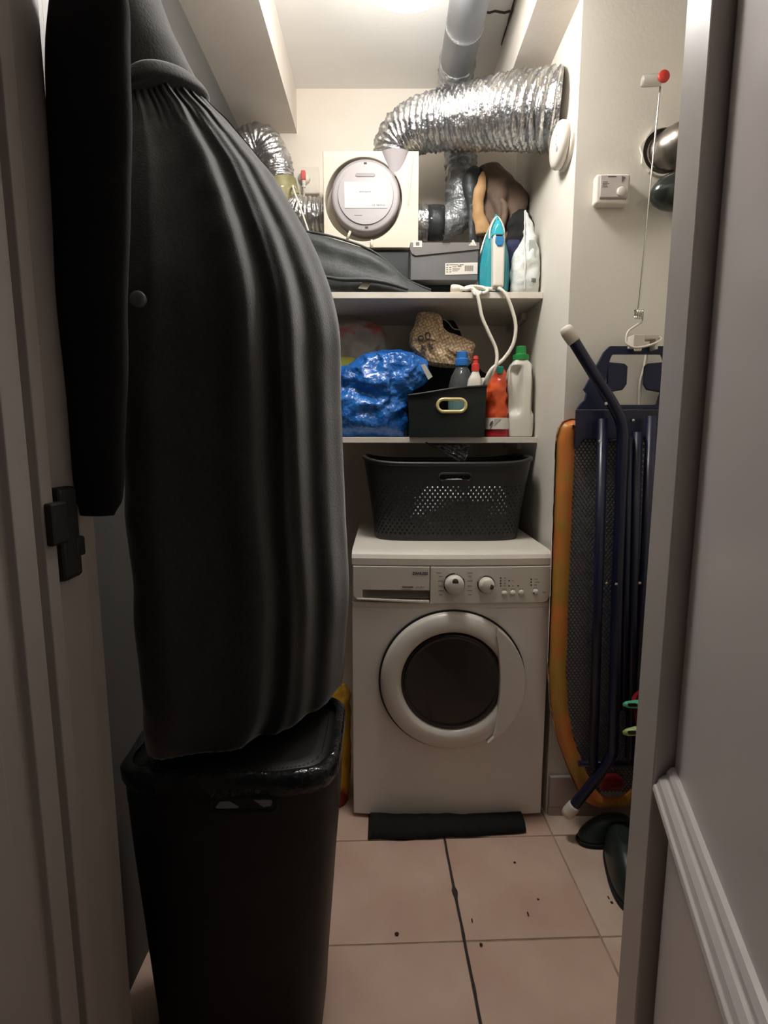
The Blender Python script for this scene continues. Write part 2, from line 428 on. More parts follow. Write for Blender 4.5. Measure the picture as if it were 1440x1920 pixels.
# square floor tiles, turned slightly against the walls
A = math.radians(2.0); ca, sa = math.cos(A), math.sin(A); T = 0.335; O0 = Vector((0.195, 1.135, 0))
rnd = random.Random(3)
for i in range(-4, 3):
    for j in range(-4, 4):
        cx, cy = O0.x + ca * (i + .5) * T - sa * (j + .5) * T, O0.y + sa * (i + .5) * T + ca * (j + .5) * T
        if cx < XL - 0.1 or cx > 1.15 or cy > YB + 0.12: continue
        g = 0.0022
        gl = g + (0.0012 if i == 0 else 0); gr = g + (0.0012 if i == -1 else 0)
        loc = [(-T / 2 + gl, -T / 2 + g), (T / 2 - gr, -T / 2 + g), (T / 2 - gr, T / 2 - g), (-T / 2 + gl, T / 2 - g)]
        pts = [(cx + ca * x - sa * y, cy + sa * x + ca * y) for x, y in loc]
        obj('tile', g_prism_z(pts, -0.006, rnd.uniform(-0.0006, 0.0006)), 'tile2' if i >= 1 else 'tile', fl, bevel=0.0015)
# the open crack in the joint between the middle tiles
cr = []
for k in range(60):
    t = -0.3 + 0.75 * k / 59
    w = 0.0030 + 0.0022 * max(0, noise.noise(Vector((t * 30, 0, 0)))) + (0.006 * math.exp(-((t - 0.14) / 0.012) ** 2))
    cr.append((O0.x - sa * t + 0.002 * noise.noise(Vector((t * 14, 5, 0))), O0.y + ca * t, w))
V = [(x - w, y, 0.0009) for x, y, w in cr] + [(x + w, y, 0.0009) for x, y, w in cr] + [(x, y, -0.003) for x, y, w in cr]
n = len(cr); F = []
for k in range(n - 1): F += [(k, k + n, k + 1 + n, k + 1), (k, k + 1, k + 1 + 2 * n, k + 2 * n), (k + n, k + 2 * n, k + 1 + 2 * n, k + 1 + n)]
obj('cracked_joint', (V, F), 'crack', fl, label='black open crack in the joint')

struct('wall_back', g_box(XL - 0.1, XR + 0.1, YB, YB + 0.1, 0, ZC), 'wall', 'cream painted back wall behind the shelves')
struct('wall_left', g_box(XL - 0.1, XL, 0.40, YB, 0, ZC), 'wall_dark', 'dark grey wall behind the hanging coats')  # the whole wall is one even dark grey
struct('wall_right', g_box(XR, 1.15, YP, YB + 0.1, 0, ZC), 'pillar', 'cream painted pillar with the thermostat, beside the shelf niche')
struct('wall_side', g_box(1.05, 1.15, 0.62, YP, 0, ZC), 'pillar', 'cream painted side wall hidden behind the door post')
struct('ceiling', g_box(XL - 0.1, 1.15, 0.62, YB + 0.1, ZC, ZC + 0.1), 'ceil', 'white painted ceiling')
struct('trim_1', g_box(XL, -0.341, 0.76, YB, 2.39, ZC), 'soffit', 'boxed soffit along the ceiling above the coats')
s2 = struct('trim_2', g_box(0.41, XR, 0.76, YB, 2.37, ZC), 'soffit', 'boxed soffit along the ceiling above the foil hose')
# ragged joint where the right soffit meets the ceiling
P_ = [(0.404 + 0.004 * noise.noise(Vector((k * 0.9, 0, 0))), 1.35 + k * 0.03, ZC - 0.004) for k in range(24)]
obj('open_joint', g_tube(P_, [0.002 + 0.004 * abs(noise.noise(Vector((k * 0.7, 2, 0)))) for k in range(24)], 6), 'crack', s2, label='dark open joint')
obj('open_joint', g_tube([(0.32 + k * 0.016, 1.90 + 0.004 * math.sin(k * 2.1), ZC - 0.002) for k in range(6)], 0.0035, 6), 'crack', s2)
struct('wall_front', [g_box(0.47, 1.15, 0.62, 0.76, 0, ZC), g_box(XL - 0.1, 0.47, 0.62, 0.76, 2.12, ZC)], 'pillar', 'wall around the doorway')
# skirting on the pillar
bs = struct('baseboard_right', g_box(0.53, 1.05, YP - 0.012, YP - 0.001, 0.0, 0.03), 'skirt', 'pale skirting tiles along the foot of the pillar')
for k in range(2):
    obj('skirting_tile', g_box(0.53 + k * 0.262, 0.788 + k * 0.262, YP - 0.016, YP - 0.002, 0.033, 0.137), 'skirt', bs, bevel=0.002)
# door frame on the right
fr = struct('trim_3', [g_prism_z([(0.384, 0.70), (0.384, 0.76), (0.47, 0.76), (0.47, 0.62), (0.452, 0.62), (0.452, 0.70)], 0, 2.12)], 'frame', 'grey painted door post on the hinge side', bevel=0.0025)
# moulded post on the latch side
prof = [(-0.385, 0.30), (-0.385, 0.500), (-0.391, 0.505), (-0.391, 0.540), (-0.384, 0.545), (-0.384, 0.578), (-0.396, 0.583), (-0.396, 0.592), (-0.386, 0.596), (-0.386, 0.618), (-0.398, 0.624), (-0.398, 0.690), (-0.408, 0.695), (-0.408, 0.716), (-0.418, 0.72), (-0.418, 0.76), (XL, 0.76), (XL, 0.30)]
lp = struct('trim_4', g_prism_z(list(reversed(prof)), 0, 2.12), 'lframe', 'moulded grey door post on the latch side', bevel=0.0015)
lt = thing('door_latch', 'black metal latch on the moulded door post beside the coats', 'latch', (-0.40, 0.64, 1.03))
obj('plate', g_box(-0.402, -0.385, 0.628, 0.668, 1.035, 1.150), 'latch', lt, bevel=0.006, seg=3)
obj('keeper', g_box(-0.392, -0.378, 0.600, 0.632, 1.085, 1.135), 'latch', lt, bevel=0.003)
obj('bolt', g_box(-0.396, -0.384, 0.655, 0.675, 1.060, 1.085), 'latch', lt, bevel=0.003)
# the open door leaf
hd = Vector((0.287, 0.958)); hn = Vector((-0.958, 0.287))     # along the leaf (away from camera), face normal (towards the opening)
HP = Vector((0.410, 0.695))
def leaf(s, o): p = HP - hd * s + hn * o; return (p.x, p.y)
def leafbox(s0, s1, o0, o1, z0, z1): return g_prism_z([leaf(s0, o0), leaf(s0, o1), leaf(s1, o1), leaf(s1, o0)], z0, z1)
dr = struct('door_1', leafbox(0.0, 0.78, -0.04, 0.0, 0.01, 2.08), 'door', 'open grey painted panel door with a moulding across it', bevel=0.002)
def leafmould(s0, s1, prof, name, lab=None):
    V = [(*leaf(s0, o), z) for o, z in prof] + [(*leaf(s1, o), z) for o, z in prof]; n = len(prof)
    F = [tuple(range(n)), tuple(reversed(range(n, 2 * n)))] + [(i, (i + 1) % n, (i + 1) % n + n, i + n) for i in range(n)]
    return obj(name, (V, F), 'door', dr, bevel=0.001, label=lab)
mp = [(0, 0.752), (0.006, 0.750), (0.010, 0.744), (0.011, 0.738), (0.015, 0.736), (0.020, 0.730), (0.0225, 0.722), (0.026, 0.720), (0.027, 0.714), (0.024, 0.708), (0.0, 0.690)]
leafmould(0.004, 0.74, mp, 'moulding', 'ridged moulding running across the door')
obj('lower_panel', leafbox(0.02, 0.72, 0.0, 0.006, 0.10, 0.66), 'door', dr, bevel=0.004)
obj('hinge_leaf', leafbox(-0.004, 0.012, -0.03, 0.002, 1.78, 1.88), 'frame', dr, bevel=0.001)

# ceiling lamp
LP = Vector((0.06, 1.43, 2.325)); LR = 0.130
lm = thing('ceiling_lamp', 'round white glowing lamp on the ceiling', 'lamp', (LP.x, LP.y, LP.z - 0.48 * LR))
obj('base', g_lathe([(0.075, 0), (0.077, -0.012), (0.07, -0.020), (0.05, -0.024), (0.05, -0.17)], (LP.x, LP.y, ZC - 0.001)), 'plastic_white', lm, smooth=True)
obj('diffuser', g_lathe([(max(0.002, LR * math.sin(a)), -0.48 * LR * math.cos(a)) for a in [0.01 + (PI - 0.45) * k / 28 for k in range(29)]], LP, 'Z', 56), 'lamp', lm, smooth=True)

# shelves
SZ1, SZ2, SY = 1.683, 1.210, 1.84
for z, lab in ((SZ1, 'upper white shelf board carrying the iron and shoe box'), (SZ2, 'lower white shelf board carrying the blue bag and white jug')):
    sh = thing('wall_shelf', lab, 'shelf', (-0.02, 2.06, z - 0.021))
    obj('board', g_box(XL + 0.001, XR - 0.001, SY, YB - 0.001, z - 0.020, z), 'shelf', sh, bevel=0.0015)
    obj('cleat', g_box(XR - 0.020, XR - 0.001, SY + 0.20, YB - 0.002, z - 0.045, z - 0.0205), 'shelf', sh, bevel=0.001)

# ================================================================ washing machine
MX, MW = 0.203, 0.30
def bow(x): return 1.562 - 0.013 * (1 - ((x - MX) / MW) ** 2)
def plan(off=0.0, back=2.10, w=MW):
    xs = [MX - w + 2 * w * k / 20 for k in range(21)]
    return [(x, bow(x) + off) for x in xs] + [(MX + w, back), (MX - w, back)]
wm = thing('washing_machine', 'white front loading washing machine below the shelves', 'washing machine', (MX, 1.8, 0))
DC = (0.208, 0.472)                      # porthole centre (x, z)
body_back = g_prism_z(plan(0.03), 0.012, 0.828)
obj('cabinet', body_back, 'enamel', wm, bevel=0.004)
# front sheet with a round porthole opening: follows the bow
def front_sheet():
    outer = [(MX - MW, 0.014), (MX + MW, 0.014), (MX + MW, 0.716), (MX - MW, 0.716)]
    V, F = g_holed(outer, circ(DC, 0.205), DC, 0.0, 0.03, 96)
    return [(x, bow(x) + y, z) for x, y, z in V], F
obj('front_sheet', front_sheet(), 'enamel', wm, bevel=0.003)
lidpts = plan(-0.004)
def lid():
    V, F = [], []
    prof = [(0.8305, 0.000), (0.834, -0.004), (0.852, -0.004), (0.863, 0.002), (0.869, 0.012), (0.872, 0.03)]
    xs = [MX - MW + 2 * MW * k / 24 for k in range(25)]
    for z, off in prof:
        for x in xs: V.append((x, bow(x) + off, z))
    for z in (0.872, 0.8305):
        for x in xs: V.append((x, 2.105, z))
    m = 25; R_ = len(prof) + 2
    for i in range(R_):
        for k in range(m - 1):
            a, b = i * m, ((i + 1) % R_) * m
            F.append((a + k, a + k + 1, b + k + 1, b + k))
    F.append(tuple(i * m for i in range(R_))); F.append(tuple(i * m + m - 1 for i in reversed(range(R_))))
    return V, F
obj('top_lid', lid(), 'panel', wm, bevel=0.002)
def strip(x0, x1, zt, zb, off, th, n=30):
    V, F = [], []
    for k in range(n + 1):
        x = x0 + (x1 - x0) * k / n
        t, b = (zt(x) if callable(zt) else zt), (zb(x) if callable(zb) else zb)
        V += [(x, bow(x) + off, t), (x, bow(x) + off, b), (x, bow(x) + off + th, b), (x, bow(x) + off + th, t)]
    for k in range(n):
        for q in range(4): F.append((k * 4 + q, k * 4 + (q + 1) % 4, (k + 1) * 4 + (q + 1) % 4, (k + 1) * 4 + q))
    F.append((0, 1, 2, 3)); F.append(tuple(n * 4 + q for q in (3, 2, 1, 0)))
    return V, F
XD = MX - 0.066
def zbR(x):
    e = (MX + 0.296 - x); r = 0.022
    return 0.717 + (r - math.sqrt(max(0, r * r - (r - e) ** 2)) if e < r else 0) 
def zbL(x):
    e = (x - (MX - 0.296)); r = 0.03
    return 0.7225 + 0.75 * (r - math.sqrt(max(0, r * r - (r - e) ** 2)) if e < r else 0) - 0.006 * max(0, min(1, (x - MX + 0.27) / 0.2))
cp = obj('control_panel', strip(XD + 0.0012, MX + 0.296, 0.8285, zbR, -0.007, 0.03, 60), 'panel', wm, bevel=0.0015)
dw = obj('detergent_drawer', [strip(MX - 0.296, XD - 0.0012, 0.8285, lambda x: max(0.7565, zbL(x)), -0.007, 0.03, 40),
                              strip(MX - 0.296, MX - 0.268, 0.757, lambda x: zbL(x), -0.007, 0.02, 16)], 'panel', wm, bevel=0.0012)
def scoop():
    V, F = [], []; n = 24
    for k in range(n + 1):
        x = MX - 0.29 + (XD - 0.003 - MX + 0.29) * k / n; e = min(1, k / 4)
        V += [(x, bow(x) + 0.020 * e + 0.0, 0.7575), (x, bow(x) + 0.020 * e, 0.744), (x, bow(x) + 0.002, 0.730)]
    for k in range(n):
        for q in range(2): F.append((k * 3 + q, k * 3 + q + 1, (k + 1) * 3 + q + 1, (k + 1) * 3 + q))
    return V, F
obj('drawer_recess', scoop(), 'scoop', dw, smooth=True)
obj('drawer_lip', strip(MX - 0.285, XD - 0.0014, lambda x: 0.7305 - 0.005 * min(1, (x - MX + 0.285) / 0.2), lambda x: 0.7245 - 0.007 * min(1, (x - MX + 0.285) / 0.2), -0.0085, 0.014), 'panel', dw, bevel=0.002)
obj('plinth_strip', strip(MX - 0.298, MX + 0.298, 0.7165, 0.700, -0.002, 0.02), 'ring', wm, bevel=0.002)
# porthole
def yat(x, off): return bow(x) - off
dp = obj('porthole_door', g_lathe([(0.218, -0.004), (0.219, 0.006), (0.2165, 0.016), (0.208, 0.023), (0.190, 0.026), (0.174, 0.027), (0.166, 0.025), (0.158, 0.016), (0.154, 0.004), (0.152, -0.02), (0.10, -0.02)], (DC[0], bow(DC[0]), DC[1]), 'Y', 96), 'ring', wm, smooth=True)
obj('glass', g_lathe([(0.1535, 0.012), (0.145, 0.016), (0.132, 0.010), (0.118, -0.004), (0.104, -0.013), (0.085, -0.006), (0.06, 0.004), (0.03, 0.009), (0.002, 0.010)], (DC[0], bow(DC[0]), DC[1]), 'Y', 96), 'dark_glass', dp, smooth=True)
obj('glass_glint_rib', g_lathe([(0.108, -0.012), (0.107, -0.006), (0.104, -0.004), (0.101, -0.006), (0.100, -0.012)], (DC[0], bow(DC[0]), DC[1]), 'Y', 72), 'glass_glint', dp, smooth=True)  # rib in lighter grey, painting highlight arcs into the glass
obj('door_gap', g_lathe([(0.2195, -0.006), (0.2245, -0.006), (0.2245, 0.003), (0.2195, 0.003)], (DC[0], bow(DC[0]), DC[1]), 'Y', 96), 'black_plastic', wm)
# crescent grip over the right of the ring
hp = []
for k in range(25):
    a = -1.02 + 2.0 * k / 24 - 0.04; hp.append((DC[0] + 0.2185 * math.cos(a), DC[1] + 0.2185 * math.sin(a)))
tp, bt = hp[-1], hp[0]
for k in range(1, 16):
    t = k / 16; z = tp[1] + (bt[1] - tp[1]) * t; x = DC[0] + 0.122 + 0.02 * math.cos((t - 0.5) * PI) - 0.0 
    hp.append((x, z))
obj('door_grip', g_prism([p for p in hp], bow(DC[0]) - 0.036, bow(DC[0]) - 0.004), 'ring', dp, bevel=0.008, seg=4)
# knobs, buttons, lights, print
def knob(u, v, r, name, ang):
    p = at(u, v, 1.545); y = bow(p.x) - 0.007
    o = obj(name, g_lathe([(r * 1.22, 0.0), (r * 1.22, 0.003), (r * 1.12, 0.004)], (p.x, y, p.z), 'Y', 40), 'black_plastic', cp, smooth=False)
    k = obj('knob_cap', g_lathe([(r * 1.1, 0.003), (r * 1.08, 0.016), (r * 0.98, 0.024), (r * 0.8, 0.028), (r * 0.3, 0.030), (0.001, 0.0302)], (p.x, y, p.z), 'Y', 40), 'plastic_white', o, smooth=True)
    obj('knob_pointer', g_lathe([(r * 0.36, 0.0), (r * 0.34, 0.0022), (0.001, 0.003)], (p.x + r * 0.5 * math.cos(ang), y - 0.0272, p.z + r * 0.5 * math.sin(ang)), 'Y', 24), 'print', o, smooth=True)
    for a in (0.6, 2.5, 4.7) if r > 0.026 else (1.9,):
        V, F = [], []
        for j in range(9):
            t = a + 0.9 * j / 8
            V += [(p.x + q * r * math.cos(t), y - 0.0035, p.z + q * r * math.sin(t)) for q in (1.10, 1.24)]
        F = [(2 * j, 2 * j + 1, 2 * j + 3, 2 * j + 2) for j in range(8)]
        obj('dial_mark', (V, F), 'plastic_white', o)
knob(851, 1094, 0.0265, 'programme_knob', 1.55); knob(911, 1095, 0.0215, 'temperature_knob', -0.1)
for u, v, r in ((945, 1112, 0.0085), (961, 1111.5, 0.0085), (977, 1111, 0.0085), (1004, 1110, 0.0085)):
    p = at(u, v, 1.55); obj('push_button', g_lathe([(r * 1.05, 0), (r, 0.004), (r * 0.8, 0.006), (0.001, 0.007)], (p.x, bow(p.x) - 0.0068, p.z), 'Y', 24), 'plastic_white', cp, smooth=True)
for u, v in ((938, 1083), (938, 1088), (938, 1093), (938, 1098), (954, 1088), (954, 1098), (971, 1098), (996, 1086), (996, 1091.5), (996, 1097), (1000, 1111)):
    p = at(u, v, 1.55); obj('indicator_light', g_lathe([(0.0022, 0), (0.002, 0.0008), (0.0003, 0.001)], (p.x, bow(p.x) - 0.0072 - (0.0055 if u == 1000 else 0), p.z), 'Y', 12), 'black_plastic', cp)
def dash(u, v, w, h, m='print_soft', name='printed_line', par=None, Y=1.55):
    p = at(u, v, Y); x = p.x; y = bow(x) - 0.0074
    return obj(name, g_box(x - w / 2, x + w / 2, y, y + 0.0003, p.z - h / 2, p.z + h / 2), m, par or cp)
for k, (dv, w) in enumerate(((1073, 0.016), (1079.5, 0.012), (1088, 0.017), (1097.5, 0.014), (1106, 0.015), (1113.5, 0.010))):
    dash(826 if k else 822, dv, w, 0.0016); dash(880, dv, w, 0.0016)
for u, v, w in ((946, 1083, .006), (946, 1088, .005), (946, 1093, .006), (946, 1098, .005), (961, 1088, .005), (961, 1098, .005), (1005, 1086, .012), (1007, 1091.5, .016), (1004, 1097, .008), (945, 1104, .014), (961, 1104, .013), (977, 1104, .012), (1003, 1103, .013), (1020, 1111, .011)):
    dash(u, v, w, 0.0016)
p = at(773, 1076.5, 1.55); text('brand_name', 'ZANUSSI', 0.0115, (p.x, bow(p.x) - 0.0076, p.z), 'print', dw, bold=0.0004, wrap=bow)
p = at(754, 1101, 1.55); text('drawer_print', 'FLEXI-DOSE', 0.0062, (p.x, bow(p.x) - 0.0076, p.z), 'print', dw, bold=0.0002, wrap=bow)
dash(764, 1104, 0.042, 0.001, par=dw)
sp = [at(780 + k * 2.0, 1102.5 - 4.5 * abs(math.sin(k * 0.95)), 1.55) for k in range(9)]
obj('drawer_emblem', g_tube([(q.x, bow(q.x) - 0.0074, q.z) for q in sp], 0.0006, 5), 'print_soft', dw)
for x in (-0.25, 0.25):
    for y in (1.64, 2.03): obj('foot', g_lathe([(0.022, 0), (0.022, 0.008), (0.012, 0.010), (0.012, 0.014)], (MX + x, y, 0.0), 'Z', 20), 'black_plastic', wm)

# black mat pushed under the front of the machine
V, F = [], []
N = 40
for i in range(N + 1):
    t = i / N; x = at(690, 1552, 1.50).x + (at(985, 1552, 1.50).x - at(690, 1552, 1.50).x) * t
    yf = 1.462 + 0.03 * t * t + 0.006 * noise.noise(Vector((t * 7, 0, 0)))
    h = 0.026 + 0.007 * noise.noise(Vector((t * 9, 3, 0)))
    for y, z in ((yf, 0.002), (yf - 0.003, h * 0.45), (yf + 0.010, h * 0.9), (yf + 0.045, h * 1.15), (1.60, 0.010), (1.60, 0.002)):
        V.append((x + (0.012 if i == 0 and z > 0.01 else 0), y, z))
for i in range(N):
    for q in range(6): F.append((i * 6 + q, i * 6 + (q + 1) % 6, (i + 1) * 6 + (q + 1) % 6, (i + 1) * 6 + q))
F.append(tuple(range(6))); F.append(tuple(N * 6 + q for q in reversed(range(6))))
tag(obj('floor_mat', (V, F), 'mat_black', smooth=True), 'rolled black mat on the floor along the foot of the washing machine', 'mat')

# ================================================================ ventilation unit and ducts
VX0, VX1, VZ0, VZ1, VY = -0.212, 0.121, 1.874, 2.190, 2.0
vu = thing('ventilation_unit', 'white foam ventilation unit with round grey cover on the back wall', 'ventilation unit', (-0.045, 2.14, VZ0))
vc = (at(684, 369, VY).x, at(684, 369, VY).z)
outer = [(VX0, VZ0), (VX1, VZ0), (VX1, VZ1), (VX0, VZ1)]
ring = []
for k in range(72):
    a = 2 * PI * k / 72; r = 0.133 + 0.010 * max(0, math.cos(a + PI / 2 + 0.35)) ; ring.append((vc[0] - 0.003 + r * math.cos(a), vc[1] - 0.004 + r * math.sin(a)))
obj('foam_front', g_holed(outer, ring, vc, VY, VY + 0.07, 96), 'foam', vu, bevel=0.004)
obj('foam_body', g_box(VX0, VX1, VY + 0.071, YB - 0.001, VZ0, VZ1), 'foam', vu, bevel=0.004)
cv = obj('round_cover', g_lathe([(0.118, -0.07), (0.118, -0.004), (0.114, 0.004), (0.098, 0.006), (0.096, 0.0105), (0.0, 0.011)], (vc[0] + 0.003, VY, vc[1] + 0.002), 'Y', 72), 'unit_grey', vu, smooth=False)
obj('cover_rim', g_lathe([(0.1185, -0.06), (0.1205, -0.003), (0.117, 0.005), (0.112, 0.0045)], (vc[0] + 0.003, VY, vc[1] + 0.002), 'Y', 72), 'unit_grey2', cv, smooth=True)
lx0, lx1 = at(646, 370, VY).x, at(726, 370, VY).x; lz0, lz1 = at(684, 393, VY).z, at(684, 344, VY).z
obj('cover_label', g_box(lx0, lx1, VY - 0.0125, VY - 0.0105, lz0, lz1), 'paper_white', cv, bevel=0.0005)
q = at(674, 363.5, VY); text('label_print', 'Bedieningspaneel', 0.0060, (q.x, VY - 0.0129, q.z), 'print_soft', cv)
q = at(698, 389, VY); text('label_name', 'LE Ventilus', 0.0100, (q.x, VY - 0.0129, q.z), 'print', cv)
for u, v in ((685, 307.5), (687.5, 427.5), (728, 367)):
    q = at(u, v, VY); obj('cover_clip', g_box(q.x - 0.005, q.x + 0.005, VY - 0.0075, VY - 0.004, q.z - 0.0025, q.z + 0.0025), 'print', cv)
q = at(685, 331, VY); obj('cover_emboss', g_prism(stadium((q.x, q.z), 0.034, 0.006), VY - 0.0125, VY - 0.0105), 'unit_grey2', cv, bevel=0.001)
q = at(672, 406, VY); obj('cover_print', g_box(q.x - 0.014, q.x + 0.014, VY - 0.0113, VY - 0.0109, q.z - 0.001, q.z + 0.001), 'print_soft', cv)
# moulded funnel below the hose and the groove beside it
fx = at(741, 300, VY).x
V, F = [], []; n = 24
for i in range(9):
    t = i / 8; r = 0.046 * (1 - t) ** 0.62; z = VZ1 - 0.002 - t * 0.078
    for k in range(n + 1):
        a = PI * k / n; V.append((fx + r * math.cos(a), VY + 0.004 - 0.55 * r * math.sin(a) * (0.4 + 0.6 * (1 - t)), z))
for i in range(8):
    for k in range(n): F.append((i * (n + 1) + k, i * (n + 1) + k + 1, (i + 1) * (n + 1) + k + 1, (i + 1) * (n + 1) + k))
obj('shaded_funnel', (V, F), 'unit_grey', vu, smooth=True)  # white foam funnel coloured grey, its shade put into the colour
a1, a2, a3 = at(766, 286, VY), at(776, 286, VY), at(765, 385, VY)
obj('side_rib', g_prism([(a1.x, a1.z), (a2.x, a2.z), (a3.x + 0.001, a3.z), (a3.x, a3.z)], VY - 0.008, VY + 0.002), 'foam', vu, bevel=0.003)
for (u0, v0, u1, v1) in ((657, 435, 651, 450), (697, 451, 697, 467)):
    q0, q1 = at(u0, v0, VY), at(u1, v1, VY)
    obj('foam_pin', g_tube([(q0.x, VY - 0.006, q0.z), (q1.x, VY - 0.006, q1.z)], 0.0045, 10), 'foam', vu, smooth=True)

# the big foil hose
bh = thing('foil_hose', 'large silver foil hose from the ventilation unit across to the niche wall', 'hose', (0.25, 1.95, 2.1))
pts = [Vector((fx - 0.004, 2.085, 2.187)), Vector((fx - 0.002, 2.08, 2.215)), Vector((fx + 0.006, 2.07, 2.250)), Vector((fx + 0.040, 2.046, 2.274)), at(800, 231, 2.0), at(880, 220, 1.92), Vector((0.362, 1.852, 2.228)), Vector((0.440, 1.788, 2.198)), Vector((0.490, 1.758, 2.182)), Vector((0.524, 1.746, 2.176))]
obj('hose', g_duct(pts, 0.072, 0.100, pitch=0.0215, depth=0.21, n=64, crinkle=0.0040, depth0=0.08), 'foil', bh, smooth=True)
e = Vector((0.52, 1.706, 2.168))
obj('end_collar', g_tube([(0.503, 1.752, 2.178), (0.507, 1.750, 2.177), (0.5235, 1.746, 2.176)], [0.095, 0.103, 0.104], 48, False), 'foil', bh, smooth=True)
# grey pipe along the ceiling, foil drop and branch to the unit
cpipe = thing('ceiling_pipe', 'grey round duct running along the ceiling above the foil hose', 'pipe', (0.25, 1.5, 2.39))
PXc, PZc, PR = 0.25, 2.475, 0.058
obj('pipe', g_tube([(PXc, 0.77, PZc), (PXc, 2.02, PZc)], PR, 40), 'pipe', cpipe, smooth=True)
for y in (1.60, 1.84):
    obj('joint_ring', g_tube([(PXc, y, PZc), (PXc, y + 0.006, PZc)], PR + 0.0025, 40), 'foil', cpipe, smooth=True)
obj('strap', g_box(PXc - 0.07, PXc + 0.07, 1.10, 1.12, PZc + PR, ZC - 0.001), 'steel', cpipe)
dropd = thing('foil_drop_duct', 'dull foil duct dropping from the ceiling pipe behind the large hose', 'duct', (0.285, 2.13, 1.96))
obj('elbow', g_duct([(PXc, 2.00, PZc), (PXc + .002, 2.07, PZc - 0.004), (PXc + 0.008, 2.125, PZc - 0.045), (0.27, 2.145, 2.38), (0.285, 2.15, 2.25), (0.290, 2.15, 2.13), (0.288, 2.15, 2.06), (0.262, 2.15, 2.022), (0.225, 2.15, 2.012), (0.122, 2.15, 2.012)], 0.060, 0.056, pitch=0.022, depth=0.05, crinkle=0.004, seed=3), 'foil_dull', dropd, smooth=True)
obj('tape_band', g_tube([(0.165 + 0.02 * k / 3 * 3, 2.15, 2.012) for k in range(4)], [0.060, 0.0625, 0.062, 0.060], 36), 'tape_black', dropd, smooth=True)
obj('bright_sleeve', g_duct([(0.122, 2.15, 2.012), (0.140, 2.15, 2.012), (0.158, 2.15, 2.012), (0.168, 2.15, 2.012)], 0.060, 0.061, pitch=0.022, depth=0.04, crinkle=0.004, seed=4), 'foil', dropd, smooth=True)
# foil hose on the left
lh = thing('foil_hose', 'small bent silver foil hose between the coats and the wall socket', 'hose', (-0.35, 2.13, 2.0))
LY = 2.15
lpth = [Vector((-0.555, LY, 2.245)), at(452, 283, LY), at(490, 268, LY), at(513, 300, LY), at(523, 345, LY), at(535, 385, LY), at(560, 402, LY), at(585, 404, LY), Vector((VX0 + 0.002, LY, at(600, 404, LY).z))]
full = spline(lpth, 24)
obj('hose', g_duct(lpth, 0.062, 0.060, pitch=0.016, depth=0.08, crinkle=0.0035, seed=5), 'foil', lh, smooth=True)
i0, i1 = int(len(full) * 0.50), int(len(full) * 0.68)
obj('tape_wrap', g_tube(full[i0:i1], 0.0665, 32), 'tape_olive', lh, smooth=True)
# socket and plug
so = thing('wall_socket', 'white double wall socket with a red plug beside the ventilation unit', 'socket', (-0.30, YB, 2.04))
s0, s1 = at(551, 369, YB), at(599, 319, YB)
obj('plate', g_box(s0.x, s1.x, YB - 0.028, YB - 0.001, s0.z, s1.z), 'plastic_white', so, bevel=0.004)
pc = at(573, 342, YB)
pl = obj('plug', g_lathe([(0.023, 0), (0.022, 0.012), (0.016, 0.02), (0.001, 0.021)], (pc.x, YB - 0.028, pc.z), 'Y', 28), 'plastic_white', so, smooth=True)
obj('plug_grip', g_box(pc.x - 0.009, pc.x + 0.008, YB - 0.062, YB - 0.046, pc.z - 0.016, pc.z + 0.018), 'red_dull', pl, bevel=0.003, label='red plug grip')
obj('strain_relief', g_lathe([(0.007, 0), (0.008, 0.006), (0.006, 0.008), (0.008, 0.014), (0.006, 0.016), (0.009, 0.024)], (pc.x, YB - 0.053, pc.z - 0.042), 'Z', 14), 'plastic_white', pl)
obj('plug_cord', g_tube(spline([(pc.x, YB - 0.053, pc.z - 0.04), (pc.x - 0.004, YB - 0.055, pc.z - 0.08), (pc.x - 0.02, YB - 0.20, pc.z - 0.10), at(565, 395, 2.05), at(577, 430, 2.05), at(590, 470, 2.05)], 8), 0.004, 8), 'cable', pl, smooth=True)

# ================================================================ upper shelf
Z1 = SZ1 + 0.0005
tag(obj('dark_box', g_box(at(655, 500, 2.02).x, at(767, 500, 2.02).x, 2.015, 2.26, Z1, Z1 + 0.182), 'darkbox', bevel=0.003), 'dark grey cardboard box standing under the ventilation unit', 'box')
# black bag slumped on the shelf
prof = [(524, 542), (530, 480), (540, 440), (552, 432), (575, 434), (612, 441), (648, 451), (682, 463), (712, 480), (738, 503), (762, 524), (790, 537), (808, 544)]
YBg = 1.885
rowsx = []
for u, v in prof:
    p = at(u, v, YBg); rowsx.append((p.x, p.z - Z1))
V, F = [], []; nx, na = 60, 28
for i in range(nx + 1):
    t = i / nx * (len(rowsx) - 1); a = min(int(t), len(rowsx) - 2); f = t - a
    x = rowsx[a][0] * (1 - f) + rowsx[a + 1][0] * f; h = max(0.003, rowsx[a][1] * (1 - f) + rowsx[a + 1][1] * f)
    for k in range(na + 1):
        g = PI * k / na; cz = math.sin(g) ** 0.8; yy = -math.cos(g)
        dep = 0.048 if i < 50 else 0.048 - 0.002 * (i - 50)
        fold = 0.010 * math.sin(14 * (h * cz / 0.2) + x * 22 + 1.0) * math.sin(g) * min(1, h / 0.05) + 0.009 * (0.4 - abs(noise.noise(Vector((x * 11, cz * 3, 1))))) * math.sin(g)
        V.append((x, YBg + 0.012 + yy * dep - fold * (1 if g < 2.2 else 0.3), Z1 + h * cz))
for i in range(nx):
    for k in range(na): F.append((i * (na + 1) + k, i * (na + 1) + k + 1, (i + 1) * (na + 1) + k + 1, (i + 1) * (na + 1) + k))
F.append(tuple(range(na + 1))); F.append(tuple(nx * (na + 1) + k for k in reversed(range(na + 1))))
